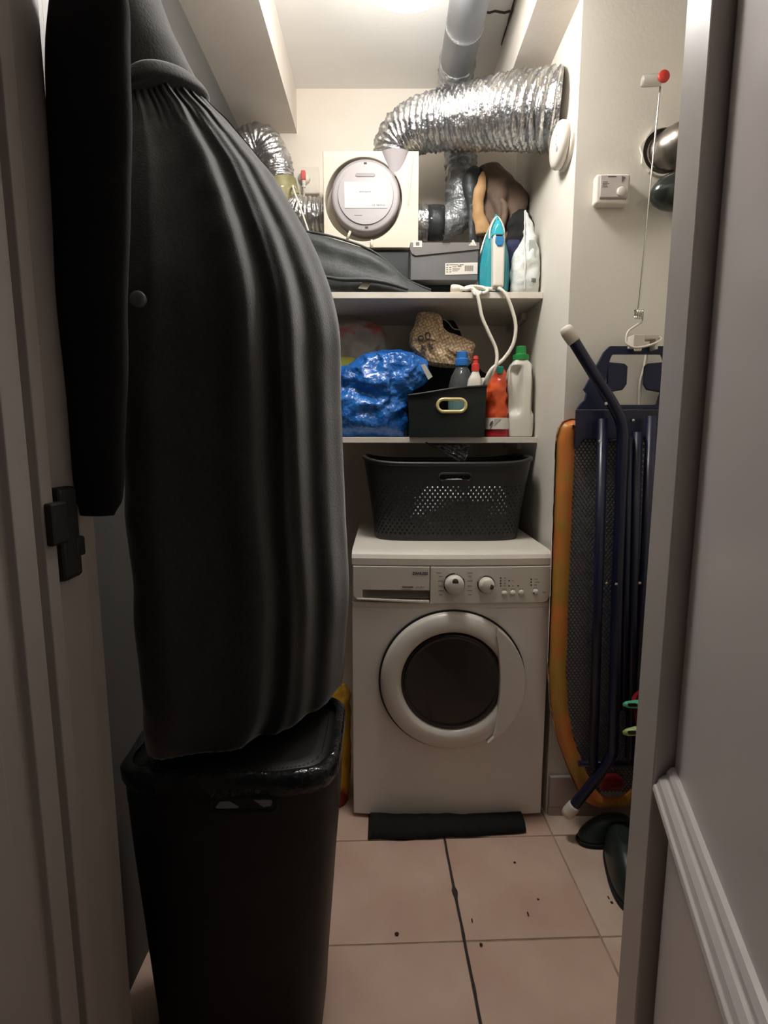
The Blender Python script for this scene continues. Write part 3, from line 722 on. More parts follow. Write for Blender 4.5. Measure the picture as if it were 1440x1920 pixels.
bb = tag(obj('black_bag', (V, F), 'bagcloth', smooth=True), 'slumped black fabric bag sloping along the upper shelf', 'bag')
obj('piping', g_tube(spline([(x, YBg + 0.002, Z1 + max(h, .004) + 0.001) for x, h in rowsx], 6), 0.004, 8), 'bagcloth', bb, smooth=True)
s_ = [at(600, 517, 1.832), at(640, 524, 1.832), at(690, 525, 1.832), at(730, 532, 1.834), at(765, 543, 1.84)]
obj('strap', g_tube(spline(s_, 8), [0.004 + 0.004 * math.sin(PI * k / 32) for k in range(33)], 8), 'bagcloth', bb, smooth=True)
q = at(683, 535, 1.836); obj('strap_tab', g_prism([(q.x - .02, q.z - .008), (q.x + .008, q.z - .012), (q.x + .022, q.z + .008), (q.x - .004, q.z + .012)], 1.838, 1.842), 'label', bb, label='grey tab')
# the box below the shoe box
tag(obj('flat_box', g_box(at(771, 530, 1.9).x, at(899, 530, 1.9).x, 1.945, 2.24, Z1, 1.7325), 'blackcloth', bevel=0.004), 'flat black box lying under the grey shoe box', 'box')
# shoe box
sx0, sx1 = at(769, 490, 1.885).x, at(898, 490, 1.885).x; sb0, sb1 = 1.7335, 1.852
sb = thing('shoe_box', 'grey shoe box with three slanted white bars and a size label', 'shoe box', ((sx0 + sx1) / 2, 2.04, sb0))
obj('box_body', g_box(sx0 + 0.002, sx1 - 0.002, 1.889, 2.20, sb0, sb1 - 0.003), 'shoebox', sb, bevel=0.002)
lz = at(830, 478, 1.885).z; lzr = at(890, 467, 1.885).z
cxn = (sx0 + sx1) / 2 + 0.005
top = [(sx1, sb1)] + [(cxn + 0.014 * math.cos(a), sb1 - 0.013 * math.sin(a)) for a in [PI * k / 12 for k in range(13)]] + [(sx0, sb1)]
low = [(sx0, lz + 0.016), (sx0 + 0.006, lz + 0.004), (sx0 + 0.018, lz - 0.002), (sx1, lzr)]
ld = obj('lid_flap', g_prism(top + low, 1.8845, 1.8885), 'shoelid', sb)
obj('lid_top', g_box(sx0, sx1, 1.8895, 2.203, sb1 - 0.0025, sb1), 'shoelid', sb)
q = at(783, 457, 1.884); obj('lid_sticker', g_box(q.x - 0.0145, q.x + 0.0145, 1.8838, 1.8845, q.z - 0.0105, q.z + 0.0095), 'paper_white', ld)
obj('sticker_print', g_box(q.x - 0.006, q.x + 0.006, 1.8835, 1.8838, q.z - 0.006, q.z + 0.005), 'print_soft', ld)
bz = at(887, 460.5, 1.884).z; bx = at(879.5, 460, 1.884).x
for k in range(3):
    w, h = 0.0078, (0.0045, 0.0115, 0.0190)[k]; x = bx + k * 0.0088
    obj('slanted_bar', g_prism([(x, bz), (x + w, bz), (x + w - h * 0.58, bz + h), (x - h * 0.58 + 0.0015, bz + h - 0.0035)] if k else [(x - 0.001, bz), (x + w, bz), (x + w - 0.003, bz + h), (x, bz + h - 0.001)], 1.8836, 1.8845), 'paper_white', ld)
a0, a1 = at(834.5, 515.5, 1.888), at(895.5, 492, 1.888)
obj('size_label', g_prism([(a0.x, a0.z), (a1.x, a0.z + 0.003), (a1.x, a1.z), (a0.x, a1.z - 0.003)], 1.8875, 1.8889), 'paper_white', sb)
lab = []
for x, z, w, h in ((.004, .030, .007, .004), (.004, .022, .005, .003), (.004, .015, .006, .003), (.004, .008, .006, .003), (.014, .022, .006, .003), (.014, .015, .006, .003), (.014, .008, .007, .003), (.014, .031, .03, .0025), (.024, .025, .014, .002), (.024, .020, .026, .0015), (.024, .016, .024, .0015), (.024, .012, .018, .0015), (.048, .031, .014, .003), (.042, .026, .012, .004)):
    lab.append(g_box(a0.x + x, a0.x + x + w, 1.8872, 1.8875, a0.z + z, a0.z + z + h))
obj('label_print', lab, 'print_soft', sb)
bars = []
x = a0.x + 0.066
for k in range(11):
    w = (0.0012, 0.0022, 0.0008)[k % 3]; bars.append(g_box(x, x + w, 1.8872, 1.8875, a0.z + 0.012, a0.z + 0.030)); x += w + (0.0009, 0.0014)[k % 2]
obj('barcode', bars, 'print', sb)

# iron standing on its heel
ir = thing('steam_iron', 'teal and white steam iron standing on its heel with its cord', 'iron', (at(930, 540, 1.88).x, 1.90, Z1))
def iron_outline(s, z0=0.0, lift=0.0):
    c = at(929.5, 470, 1.88).x; H = 0.262
    prof = [(0.0, 0.043), (0.02, 0.0505), (0.06, 0.0535), (0.10, 0.0525), (0.14, 0.046), (0.18, 0.035), (0.21, 0.025), (0.24, 0.0115), (0.257, 0.004)]
    R_ = [(c + 0.0015 * h / 0.02 * 0 + w * s, Z1 + z0 + h * (H / 0.262) - lift) for h, w in prof]; L_ = [(c - w * s, z) for (x, z), (h, w) in zip(R_, prof)]
    return R_ + [(c, R_[-1][1] + 0.004 * s)] + list(reversed(L_))
icx = at(929.5, 470, 1.88).x
obj('soleplate', g_prism(iron_outline(1.04), 1.930, 1.936), 'chrome', ir, bevel=0.001)
obj('skirt', g_prism(iron_outline(1.03), 1.914, 1.930), 'plastic_white', ir, bevel=0.004, seg=3)
def scale_prism(o1, y1, o2, y2, o3, y3):
    n = len(o1); V = [(x, y1, z) for x, z in o1] + [(x, y2, z) for x, z in o2] + [(x, y3, z) for x, z in o3]
    F = [tuple(reversed(range(2 * n, 3 * n))), tuple(range(n))]
    for q in (0, n):
        for i in range(n): j = (i + 1) % n; F.append((q + i, q + j, q + j + n, q + i + n))
    return V, F
obj('shell', scale_prism(iron_outline(0.98), 1.916, iron_outline(0.93, 0.001, 0.003), 1.886, [(x, z - 0.018 * max(0, (z - Z1) / 0.26)) for x, z in iron_outline(0.62, 0.004, 0.006)], 1.862), 'teal', ir, bevel=0.006, seg=3)
hz0, hz1 = Z1 + 0.012, Z1 + 0.175
hx_ = [(icx - 0.016, hz0), (icx + 0.020, hz0), (icx + 0.0195, hz1 - 0.01), (icx + 0.017, hz1), (icx - 0.017, hz1), (icx - 0.0195, hz1 - 0.01)]
hnd = obj('handle', g_prism(hx_, 1.826, 1.866), 'plastic_white', ir, bevel=0.008, seg=4)
obj('steam_button', g_prism([(icx - 0.013, hz1 - 0.008), (icx + 0.014, hz1 - 0.008), (icx + 0.0145, hz1 - 0.026), (icx + 0.009, hz1 - 0.038), (icx - 0.006, hz1 - 0.038), (icx - 0.0135, hz1 - 0.026)], 1.822, 1.830), 'blue_btn', hnd, bevel=0.003)
obj('steam_lever', g_box(icx - 0.012, icx + 0.012, 1.8215, 1.828, hz1 - 0.006, hz1 - 0.002), 'print', hnd, bevel=0.001)
obj('water_tank', scale_prism([(icx - 0.022, hz1), (icx + 0.022, hz1), (icx + 0.018, hz1 + 0.03), (icx + 0.007, hz1 + 0.058), (icx - 0.007, hz1 + 0.058), (icx - 0.018, hz1 + 0.03)], 1.880, [(icx - 0.021, hz1), (icx + 0.021, hz1), (icx + 0.016, hz1 + 0.028), (icx + 0.006, hz1 + 0.050), (icx - 0.006, hz1 + 0.050), (icx - 0.016, hz1 + 0.028)], 1.850, [(icx - 0.018, hz1), (icx + 0.018, hz1), (icx + 0.012, hz1 + 0.02), (icx + 0.004, hz1 + 0.034), (icx - 0.004, hz1 + 0.034), (icx - 0.012, hz1 + 0.02)], 1.834), 'teal_light', ir, bevel=0.004, seg=3)
obj('spray_trim', g_tube(spline([(icx - 0.024, 1.868, hz1 - 0.002), (icx - 0.021, 1.868, hz1 + 0.034), (icx, 1.872, hz1 + 0.068), (icx + 0.021, 1.868, hz1 + 0.034), (icx + 0.024, 1.868, hz1 - 0.002)], 8), 0.0032, 8), 'plastic_white', ir, smooth=True)
obj('temperature_dial', g_lathe([(0.030, -0.004), (0.030, 0.004), (0.027, 0.006), (0.02, 0.006)], (icx + 0.001, 1.872, Z1 + 0.088), 'Y', 40), 'plastic_white', ir, bevel=0.001)
obj('dial_face', g_lathe([(0.023, 0.0), (0.023, 0.0085), (0.001, 0.009)], (icx + 0.001, 1.872, Z1 + 0.088), 'Y', 32), 'teal', ir)
obj('heel', g_box(icx - 0.042, icx + 0.042, 1.872, 1.935, Z1, Z1 + 0.012), 'plastic_white', ir, bevel=0.004)
YF = 1.822
cordA = [Vector((icx + 0.005, 1.85, Z1 + 0.012)), at(936, 541, 1.832), at(948, 552, YF), at(960, 580, YF), at(967, 612, YF), at(962, 645, YF), at(945, 672, YF), at(922, 692, YF - 0.008), at(911, 712, YF - 0.004), at(905, 732, YF + 0.03), at(900, 770, YF + 0.06)]
cordB = [at(893, 760, YF + 0.06), at(907, 728, YF + 0.028), at(922, 702, YF - 0.002), at(931, 680, YF - 0.006), at(930, 655, YF), at(917, 625, YF), at(904, 595, YF), at(898, 565, YF), at(894, 550, YF + 0.004), at(886, 541, 1.838), at(876, 543, 1.842), at(868, 542, 1.85), at(858, 543, 1.856)]
cd = obj('power_cord', g_tube(spline(cordA, 10), 0.0058, 10), 'cable', ir, smooth=True, label='white power cord')
obj('cord_run', g_tube(spline(cordB, 10), 0.0058, 10), 'cable', cd, smooth=True)
loop = [at(870, 541, 1.846), at(884, 537, 1.850), at(905, 539, 1.846), at(914, 545, 1.836), at(905, 550, 1.833), at(890, 545, 1.836), at(878, 540, 1.85), at(895, 540, 1.86), at(915, 541, 1.856), at(930, 543, 1.85)]
obj('cord_loop', g_tube(spline(loop, 8), 0.0055, 10), 'cable', cd, smooth=True)
obj('cord_bow', g_tube(spline([at(886, 545, 1.83), at(890, 552, 1.828), at(897, 553, 1.828), at(902, 547, 1.83)], 8), 0.005, 10), 'cable', cd, smooth=True)
q = at(853, 542, 1.862); obj('cord_plug', g_tube([(q.x - 0.014, q.y, q.z), (q.x - 0.008, q.y, q.z), (q.x + 0.012, q.y - 0.002, q.z), (q.x + 0.028, q.y - 0.004, q.z)], [0.012, 0.0145, 0.013, 0.007], 16), 'cable', cd, smooth=True)

# white refill pouch at the end of the shelf
rows = dense(sil([(546, 957, 1009), (530, 957, 1010), (500, 958, 1010), (475, 965, 1009), (455, 978, 1006), (435, 982, 1002), (415, 983, 996), (402, 983, 989), (394, 984, 986)], 1.885, [.035, .04, .038, .033, .022, .012, .006, .003, .002]), 44)
rp = thing('refill_pouch', 'white plastic refill pouch with a pointed top beside the iron', 'pouch', (rows[0][1], 1.885, Z1))
rows[0] = (Z1,) + rows[0][1:]
obj('pouch', g_loft(rows, 48, 2.0, crumple(0.006, 30, 2)), 'pouch_white', rp, smooth=True)
q = at(991, 470, 1.846); obj('seam', g_tube(spline([at(984, 396, 1.882), at(984, 430, 1.874), at(983, 458, 1.858), at(985, 485, 1.846), at(984, 515, 1.844), at(984, 544, 1.846)], 8), 0.0022, 6), 'pouch_white', rp, smooth=True)
a0, a1 = at(996, 530, 1.85), at(1005, 522, 1.85)
obj('barcode', [g_box(a0.x + k * 0.0042, a0.x + k * 0.0042 + 0.0022, 1.8445 + 0.0014 * k, 1.8452 + 0.0014 * k, a0.z, a1.z) for k in range(4)], 'print', rp)
obj('printed_patch', g_box(at(991, 470, 1.858).x, at(1003, 470, 1.858).x, 1.8525, 1.8535, at(991, 488, 1.853).z, at(991, 450, 1.853).z), 'pouch_grey', rp)

# heap of clothes at the back
def heap(name, label, cat, rows, m, Y, ry, amp, sc, seed, nrow=36, base=None, ridge=True, p=2.0):
    r = dense(sil(rows, Y, ry), nrow)
    if base is not None: r[0] = (base,) + r[0][1:]
    return tag(obj(name, g_loft(r, 64, p, crumple(amp, sc, seed, ridge)), m, smooth=True), label, cat)
def pleats(th, t, x, y, z, cx, cy):
    a = math.atan2(z - (Z1 + 0.25), (x - cx + 0.02)); f = 0.012 * math.sin(a * 9 + 2 * noise.noise(Vector((x * 20, z * 20, 0))))
    d = Vector((x - cx, y - cy, 0)); d = d.normalized() if d.length > 1e-6 else Vector((0, -1, 0))
    return (d.x * f, d.y * f - 0.004 * noise.noise(Vector((x * 30, y * 30, z * 30))), 0)
YH = 2.085
r = dense(sil([(520, 915, 970), (470, 905, 975), (420, 900, 985), (390, 892, 986), (360, 892, 981), (335, 894, 968), (318, 900, 950), (310, 912, 936)], YH, [.05, .055, .06, .065, .065, .055, .04, .015]), 44)
r[0] = (Z1,) + r[0][1:]
hat = thing('brown_hood', 'brown pleated cloth hood with tan lining heaped behind the iron', 'hood', (r[0][1], YH, Z1))
obj('crown', g_loft(r, 72, 2.0, pleats), 'brown', hat, smooth=True)
r = dense(sil([(440, 892, 925), (420, 889, 918), (400, 886, 908), (375, 886, 907), (355, 890, 910), (335, 896, 910), (322, 902, 908)], 2.025, [.014, .016, .016, .014, .012, .008, .003]), 30)
obj('lining', g_loft(r, 40, 2.0, crumple(0.006, 32, 5, False)), 'tan', hat, smooth=True, label='tan lining of the hood')
obj('brim', g_tube(spline([at(938, 372, 2.015), at(946, 385, 2.01), at(946, 405, 2.01), at(942, 425, 2.015), at(936, 440, 2.02)], 8), [0.006 + 0.005 * math.sin(PI * k / 32) for k in range(33)], 10), 'brown', hat, smooth=True)
heap('knitted_hat', 'dark cloth hat squeezed between the foil drop duct and the brown hood', 'hat', [(447, 878, 897), (405, 877, 898), (372, 873, 900), (350, 868, 903), (330, 868, 904), (318, 876, 902), (313, 884, 896)], 'tape_black', 2.062, [.006, .01, .02, .025, .025, .018, .008], 0.004, 20, 3, 30, base=1.8535, ridge=False)
heap('black_scarf', 'crumpled black scarf between the brown hood and the white pouch', 'scarf', [(546, 950, 1000), (500, 950, 1003), (450, 951, 1006), (425, 952, 1004), (405, 960, 995), (393, 972, 986)], 'blackcloth', 2.0, [.022, .025, .025, .025, .02, .008], 0.010, 26, 4, 30, base=Z1)
heap('navy_sweater', 'folded navy blue cloth behind the iron and pouch', 'cloth', [(546, 946, 975), (510, 946, 978), (480, 947, 979), (462, 948, 978), (450, 952, 974)], 'navy', 1.958, [.012, .013, .013, .012, .005], 0.004, 22, 6, 26, base=Z1)

# ================================================================ lower shelf
Z2 = SZ2 + 0.0005
# white jug
jx = at(974, 740, 1.90).x
jr = []
for h, hw, hd_ in ((0, .040, .036), (.004, .0445, .041), (.03, .046, .043), (.10, .0465, .043), (.16, .0465, .043), (.20, .046, .042), (.228, .0425, .038), (.247, .035, .031), (.259, .025, .023), (.263, .021, .021), (.272, .0205, .0205)):
    jr.append((Z2 + h, jx, 1.90, hw, hd_))
jr = dense(jr, 60)
def jugd(th, t, x, y, z, cx, cy):
    h = (z - Z2); w = max(0, 1 - ((h - 0.16) / 0.083) ** 4) if 0.075 < h < 0.245 else 0
    s = (x - cx) / 0.046
    if y < cy and w > 0:
        k = 0
        if s < 0.05: k = max(0, 1 - ((s + 0.48) / 0.44) ** 4)
        elif s > 0.62: k = max(0, 1 - ((s - 1.0) / 0.36) ** 4)
        return (0, 0.030 * k * min(1, w * 1.6), 0)
    return (0, 0, 0)
jg = thing('detergent_jug', 'white plastic jug with a green cap at the end of the lower shelf', 'jug', (jx, 1.90, Z2))
obj('bottle', g_loft(jr, 120, 4.0, jugd), 'bottle_white', jg, smooth=True)
obj('screw_cap', g_lathe([(0.027, 0.0), (0.0275, 0.016), (0.026, 0.018), (0.0175, 0.021), (0.017, 0.044), (0.015, 0.047), (0.001, 0.047)], (jx, 1.90, Z2 + 0.262), 'Z', 32), 'green_cap', jg, smooth=False, bevel=0.001)
# orange refill pouch
rows = dense(sil([(817, 909, 950), (800, 908, 951), (760, 910, 950), (730, 912, 949), (712, 914, 948), (700, 918, 947), (693, 921, 946)], 1.88, [.030, .034, .032, .026, .018, .009, .003]), 40)
rows[0] = (Z2,) + rows[0][1:]
op = thing('refill_pouch', 'orange foil refill pouch with a teal cap between storage box and jug', 'pouch', (rows[0][1], 1.88, Z2))
obj('pouch', g_loft(rows, 56, 2.4, crumple(0.007, 26, 8)), 'orange_film', op, smooth=True)
lr = dense(sil([(805, 905.5, 953.5), (784, 906.5, 953)], 1.88, [.0405, .0395]), 6)
obj('label_band', g_loft(lr, 48, 2.4, None, False, False), 'paper_white', op, smooth=True)
lr = dense(sil([(818, 908, 951.5), (806, 908, 951.5)], 1.88, [.0345, .036]), 6); lr[0] = (Z2,) + lr[0][1:]
obj('red_base', g_loft(lr, 48, 2.4, None, True, False), 'red_film', op, smooth=True)
q = at(921, 794, 1.84); obj('leaf_mark', g_prism([(q.x + 0.009 * math.cos(a) * 0.45 + 0.004 * math.sin(a), q.z + 0.009 * math.sin(a)) for a in [2 * PI * k / 16 for k in range(16)]], 1.8385, 1.8405), 'print', op)
q = at(933, 793, 1.84); obj('grey_mark', g_prism([(q.x - .012, q.z - .010), (q.x + .012, q.z + .014), (q.x - .012, q.z + .014)], 1.8390, 1.8403), 'label', op)
q = at(937, 697, 1.88); obj('spout_cap', g_lathe([(0.013, 0), (0.0135, 0.022), (0.012, 0.025), (0.001, 0.025)], (q.x, 1.88, q.z - 0.008), 'Z', 24), 'teal_cap', op, bevel=0.001)
# dark green storage box
gx0, gx1 = at(764, 780, 1.825).x, at(911, 780, 1.825).x; gzt = at(840, 728, 1.825).z
gb = thing('storage_box', 'dark green leatherette storage box with a gold oval handle hole', 'storage box', ((gx0 + gx1) / 2, 1.94, Z2))
ez = at(846, 760.5, 1.825); ec = (ez.x, ez.z)
zl, zr = at(764, 738, 1.825).z, at(911, 724, 1.825).z
V, F = g_holed([(gx0 + 0.010, Z2), (gx1 - 0.004, Z2), (gx1, zr), (gx0 + 0.06, zl + 0.002), (gx0, zl - 0.006)], stadium(ec, 0.044, 0.0175), ec, 1.822, 1.828, 72)
V = [(x, y - 0.012 * math.sin(PI * min(1, max(0, (x - gx0) / (gx1 - gx0)))) * (0.4 + 0.6 * (z - Z2) / 0.18), z) for x, y, z in V]
obj('front_panel', (V, F), 'green_box', gb)
obj('side_panel', g_prism_z([(gx0 + 0.008, 1.828), (gx0 + 0.014, 1.828), (gx0 + 0.014, 2.05), (gx0 + 0.008, 2.05)], Z2, zl - 0.010), 'green_box', gb)
obj('side_panel', g_prism_z([(gx1 - 0.010, 1.828), (gx1 - 0.004, 1.828), (gx1 - 0.004, 2.05), (gx1 - 0.010, 2.05)], Z2, zr - 0.004), 'green_box', gb)
obj('back_panel', g_box(gx0 + 0.008, gx1 - 0.004, 2.05, 2.056, Z2, zl), 'green_box', gb)
obj('bottom_panel', g_box(gx0 + 0.015, gx1 - 0.011, 1.829, 2.049, Z2, Z2 + 0.004), 'green_box', gb)
obj('top_hem', g_tube(spline([(gx0, 1.820, zl - 0.007), (gx0 + 0.06, 1.812, zl + 0.001), ((gx0 + gx1) / 2 + 0.03, 1.808, (zl + zr) / 2 + 0.004), (gx1, 1.820, zr)], 8), 0.0042, 8), 'green_box', gb, smooth=True)
st = [Vector((x, 1.812, z)) for x, z in stadium(ec, 0.0475, 0.0205)]
obj('eyelet', g_tube(st + [st[0]], 0.0056, 10, False), 'gold', gb, smooth=True, label='gold oval eyelet')
# bottles inside it
b1 = at(868, 700, 1.93)
cb = thing('clear_bottle', 'clear plastic bottle with a blue cap in the green storage box', 'bottle', (b1.x, 1.93, Z2 + 0.0045))
bc = at(871, 668, 1.93)
zz = Z2 + 0.0045
obj('bottle', g_lathe([(0.044, 0), (0.047, 0.006), (0.047, 0.155), (0.045, 0.175), (0.038, 0.205), (0.026, 0.228), (0.019, 0.238), (0.019, 0.25)], (b1.x - 0.004, 1.93, zz), 'Z', 40), 'clear', cb, smooth=True)
obj('liquid', g_lathe([(0.04, 0), (0.0435, 0.004), (0.0435, 0.150), (0.001, 0.1502)], (b1.x - 0.004, 1.93, zz + 0.003), 'Z', 40), 'liquid', cb, smooth=False)
obj('bottle_cap', g_lathe([(0.024, 0), (0.0245, 0.022), (0.020, 0.026), (0.019, 0.046), (0.017, 0.049), (0.001, 0.049)], (b1.x - 0.004, 1.93, zz + 0.242), 'Z', 32), 'blue_cap', cb, bevel=0.001)
b2 = at(889, 700, 1.875)
wb = thing('squeeze_bottle', 'white squeeze bottle with a red nozzle in the green storage box', 'bottle', (b2.x, 1.875, zz))
obj('bottle', g_loft(dense([(zz, b2.x, 1.875, .022, .018), (zz + .01, b2.x, 1.875, .024, .02), (zz + .15, b2.x, 1.875, .024, .02), (zz + .19, b2.x + .002, 1.875, .022, .018), (zz + .212, b2.x + .004, 1.875, .013, .012), (zz + .222, b2.x + .004, 1.875, .011, .011)], 30), 36, 2.6), 'bottle_white', wb, smooth=True)
obj('nozzle', g_lathe([(0.0135, 0), (0.0135, 0.022), (0.009, 0.026), (0.008, 0.036), (0.010, 0.040), (0.0075, 0.050), (0.001, 0.052)], (b2.x + 0.004, 1.875, zz + 0.218), 'Z', 24), 'red', wb)
b3 = at(906, 720, 1.90)
tag(obj('small_bottle', g_lathe([(0.013, 0), (0.015, 0.004), (0.015, 0.165), (0.010, 0.180), (0.009, 0.20), (0.001, 0.201)], (b3.x + 0.004, 1.915, zz), 'Z', 24), 'bottle_white', smooth=True), 'slim white bottle behind the crossing iron cord in the green box', 'bottle')

# blue bag
rows = dense(sil([(820, 600, 758), (800, 596, 760), (770, 596, 762), (740, 600, 768), (715, 612, 796), (695, 636, 803), (678, 664, 796), (664, 690, 778), (655, 715, 752)], 1.935, [.055, .078, .085, .085, .08, .07, .055, .035, .010]), 64)
rows[0] = (Z2,) + rows[0][1:]
bl = thing('blue_bag', 'shiny crumpled blue plastic bag on the lower shelf', 'bag', (rows[0][1], 1.935, Z2))
def bluef(th, t, x, y, z, cx, cy):
    a = crumple(0.016, 15, 11)(th, t, x, y, z, cx, cy); b = crumple(0.006, 42, 2)(th, t, x, y, z, cx, cy)
    fr = -0.030 * math.exp(-((z - Z2 - 0.135 + 0.25 * (x - 0.0)) / 0.022) ** 2) * (1 if y < cy else 0) * math.exp(-((x + 0.09) / 0.08) ** 2)
    return (a[0] + b[0], a[1] + b[1] - fr, a[2])
obj('film', g_loft(rows, 120, 2.2, bluef), 'blue_bag', bl, smooth=True)
t0 = [at(789, 684, 1.86), at(797, 682, 1.86), at(811, 706, 1.86), at(803, 712, 1.86)]
obj('care_label', g_prism([(q.x, q.z) for q in t0], 1.862, 1.864), 'label', bl, label='grey care label')
# other bags at the back
heap('printed_bag', 'grey and red printed plastic bag behind the blue bag', 'bag', [(815, 590, 690), (740, 580, 700), (690, 585, 725), (660, 590, 735), (635, 595, 730), (615, 605, 715), (602, 630, 695)], 'pink', 2.085, [.04, .05, .06, .06, .05, .04, .012], 0.018, 20, 7, 44, base=Z2)
heap('yellow_cloth', 'yellow green cloth tucked behind the blue bag', 'cloth', [(818, 604, 660), (740, 602, 670), (693, 600, 685), (684, 600, 690), (676, 600, 682), (670, 600, 660)], 'yellow', 1.99, [.01, .012, .012, .012, .01, .004], 0.003, 26, 8, 24, base=Z2)
heap('black_rucksack', 'black cloth bag lying behind the blue bag and green box', 'bag', [(818, 770, 905), (780, 768, 915), (740, 766, 920), (712, 772, 918), (692, 782, 900), (684, 800, 880)], 'blackcloth', 2.11, [.03, .045, .05, .05, .04, .02], 0.010, 18, 9, 36, base=Z2)
pouch = heap('dark_pouch', 'black zipped pouch standing behind the brown paper bag', 'pouch', [(740, 790, 880), (690, 790, 884), (650, 792, 874), (620, 796, 862), (598, 806, 848), (584, 815, 836)], 'blackcloth', 2.185, [.02, .022, .022, .02, .014, .004], 0.004, 18, 10, 30, base=Z2)
obj('zip', g_tube(spline([at(828, 597, 2.155), at(840, 604, 2.15), at(850, 616, 2.15), at(866, 620, 2.15), at(868, 632, 2.15)], 8), 0.0022, 6), 'cable', pouch, smooth=True, label='pale zip')
# brown paper bag with printed marks
PY = 1.965
out = [(784, 588), (812, 586), (828, 597), (833, 619), (860, 630), (889, 645), (888, 660), (880, 684), (840, 690), (802, 684), (785, 670), (770, 654), (768, 630), (776, 612), (781, 600)]
pc_ = at(822, 645, PY)
N = len(out); o2 = [at(u, v, PY) for u, v in out]
rings = []
for s, dy in ((1.0, 0.0), (0.97, -0.014), (0.88, -0.026), (0.7, -0.030), (0.5, -0.031), (0.25, -0.032)):
    rings.append([(pc_.x + (q.x - pc_.x) * s, PY + dy + 0.006 * noise.noise(Vector((q.x * 60 * s, q.z * 60 * s, 4))) * (s < 0.99), pc_.z + (q.z - pc_.z) * s) for q in spline(o2, 4, True)])
n = len(rings[0]); V = []; F = []
back = [[(x, 2 * PY - y, z) for x, y, z in r] for r in rings]
for r in rings + back: V += r
for blk, rs in ((0, rings), (len(rings) * n, back)):
    for i in range(len(rs) - 1):
        for k in range(n): F.append((blk + i * n + k, blk + i * n + (k + 1) % n, blk + (i + 1) * n + (k + 1) % n, blk + (i + 1) * n + k))
    V.append((pc_.x, PY + (-0.032 if blk == 0 else 0.032), pc_.z)); ci = len(V) - 1
    for k in range(n): F.append((blk + (len(rs) - 1) * n + k, blk + (len(rs) - 1) * n + (k + 1) % n, ci))
V = [(x + 0.006 * noise.noise(Vector((x * 25, z * 25, 7))), y + 0.009 * (noise.cell(Vector((x * 22, z * 22, 1))) - 0.5) * (abs(y - PY) > 0.012), z) for x, y, z in V]
pb = tag(obj('paper_bag', (V, F), 'kraft'), 'brown patterned paper bag printed with dark marks on the lower shelf', 'paper bag')
for u, v, ru, rv, a in ((789, 635, 4.5, 4.0, 0.2), (801.5, 631, 4.5, 6, 0.2)):
    q = at(u, v, PY - 0.03)
    st = [Vector((q.x + (ru * math.cos(k * PI / 8)) * 0.0018, PY - 0.042, q.z + rv * math.sin(k * PI / 8) * 0.0018)) for k in range(16)]
    obj('printed_mark', g_tube(st + [st[0]], 0.0032, 6, False), 'print', pb)
for u, v in ((794, 653), (807, 650)):
    q = at(u, v, PY - 0.03)
    obj('printed_mark', g_tube([(q.x - 0.008, PY - 0.043, q.z + 0.009), (q.x + 0.002, PY - 0.043, q.z - 0.002), (q.x + 0.008, PY - 0.042, q.z - 0.010)], 0.0038, 6), 'print', pb)
    obj('printed_mark', g_tube([(q.x - 0.007, PY - 0.043, q.z - 0.002), (q.x + 0.006, PY - 0.043, q.z + 0.006)], 0.0025, 6), 'print', pb)
for u, v in ((793, 607), (815, 610)):
    q = at(u, v, PY - 0.02)
    obj('printed_mark', g_prism([(q.x + 0.005 * math.cos(a), q.z + 0.011 * math.sin(a)) for a in [2 * PI * k / 12 for k in range(12)]], PY - 0.032, PY - 0.029), 'brown', pb)
# black film hanging over the shelf edge from below the storage box
V, F = [], []
nu, nv = 26, 18
for j in range(nv + 1):
    t = j / nv; uL = 798 + (862 - 798) * t; uR = 884 - (884 - 872) * t
    for i in range(nu + 1):
        s = i / nu; q = at(uL + (uR - uL) * s, 829 + 34 * t, 1.845)
        V.append((q.x, 1.848 + 0.010 * noise.noise(Vector((s * 9, t * 7, 2))) + 0.005 * noise.noise(Vector((s * 22, t * 18, 5))) - 0.012 * t, q.z - 0.0005))
for j in range(nv):
    for i in range(nu): F.append((j * (nu + 1) + i, j * (nu + 1) + i + 1, (j + 1) * (nu + 1) + i + 1, (j + 1) * (nu + 1) + i))
bf = tag(obj('black_film', (V, F), 'black_film', smooth=True), 'triangle of shiny black plastic film hanging under the lower shelf', 'plastic film')
bf.modifiers.new('solidify', 'SOLIDIFY').thickness = 0.001
obj('film_fold', g_tube([at(798, 829, 1.842), at(828, 845, 1.840), at(862, 864, 1.836)], 0.0028, 6), 'black_film', bf, smooth=True)

# ================================================================ laundry basket on the machine
BZ = 0.8725
bk = thing('laundry_basket', 'black perforated plastic laundry basket on the washing machine', 'basket', (0.212, 1.895, BZ))
def basket_pt(th, t):
    c, s = math.cos(th), math.sin(th); p = 5.0
    ex = math.copysign(abs(c) ** (2 / p), c); ey = math.copysign(abs(s) ** (2 / p), s)
    rx = 0.243 + (0.279 - 0.243) * t ** 1.4; ry = 0.172 + 0.020 * t
    lift = 0.018 * max(0, abs(ex) ** 6) * t ** 3
    return Vector((0.212 + rx * ex, 1.895 + ry * ey, BZ + 0.002 + t * 0.250 + lift))
NC, NR = 392, 46
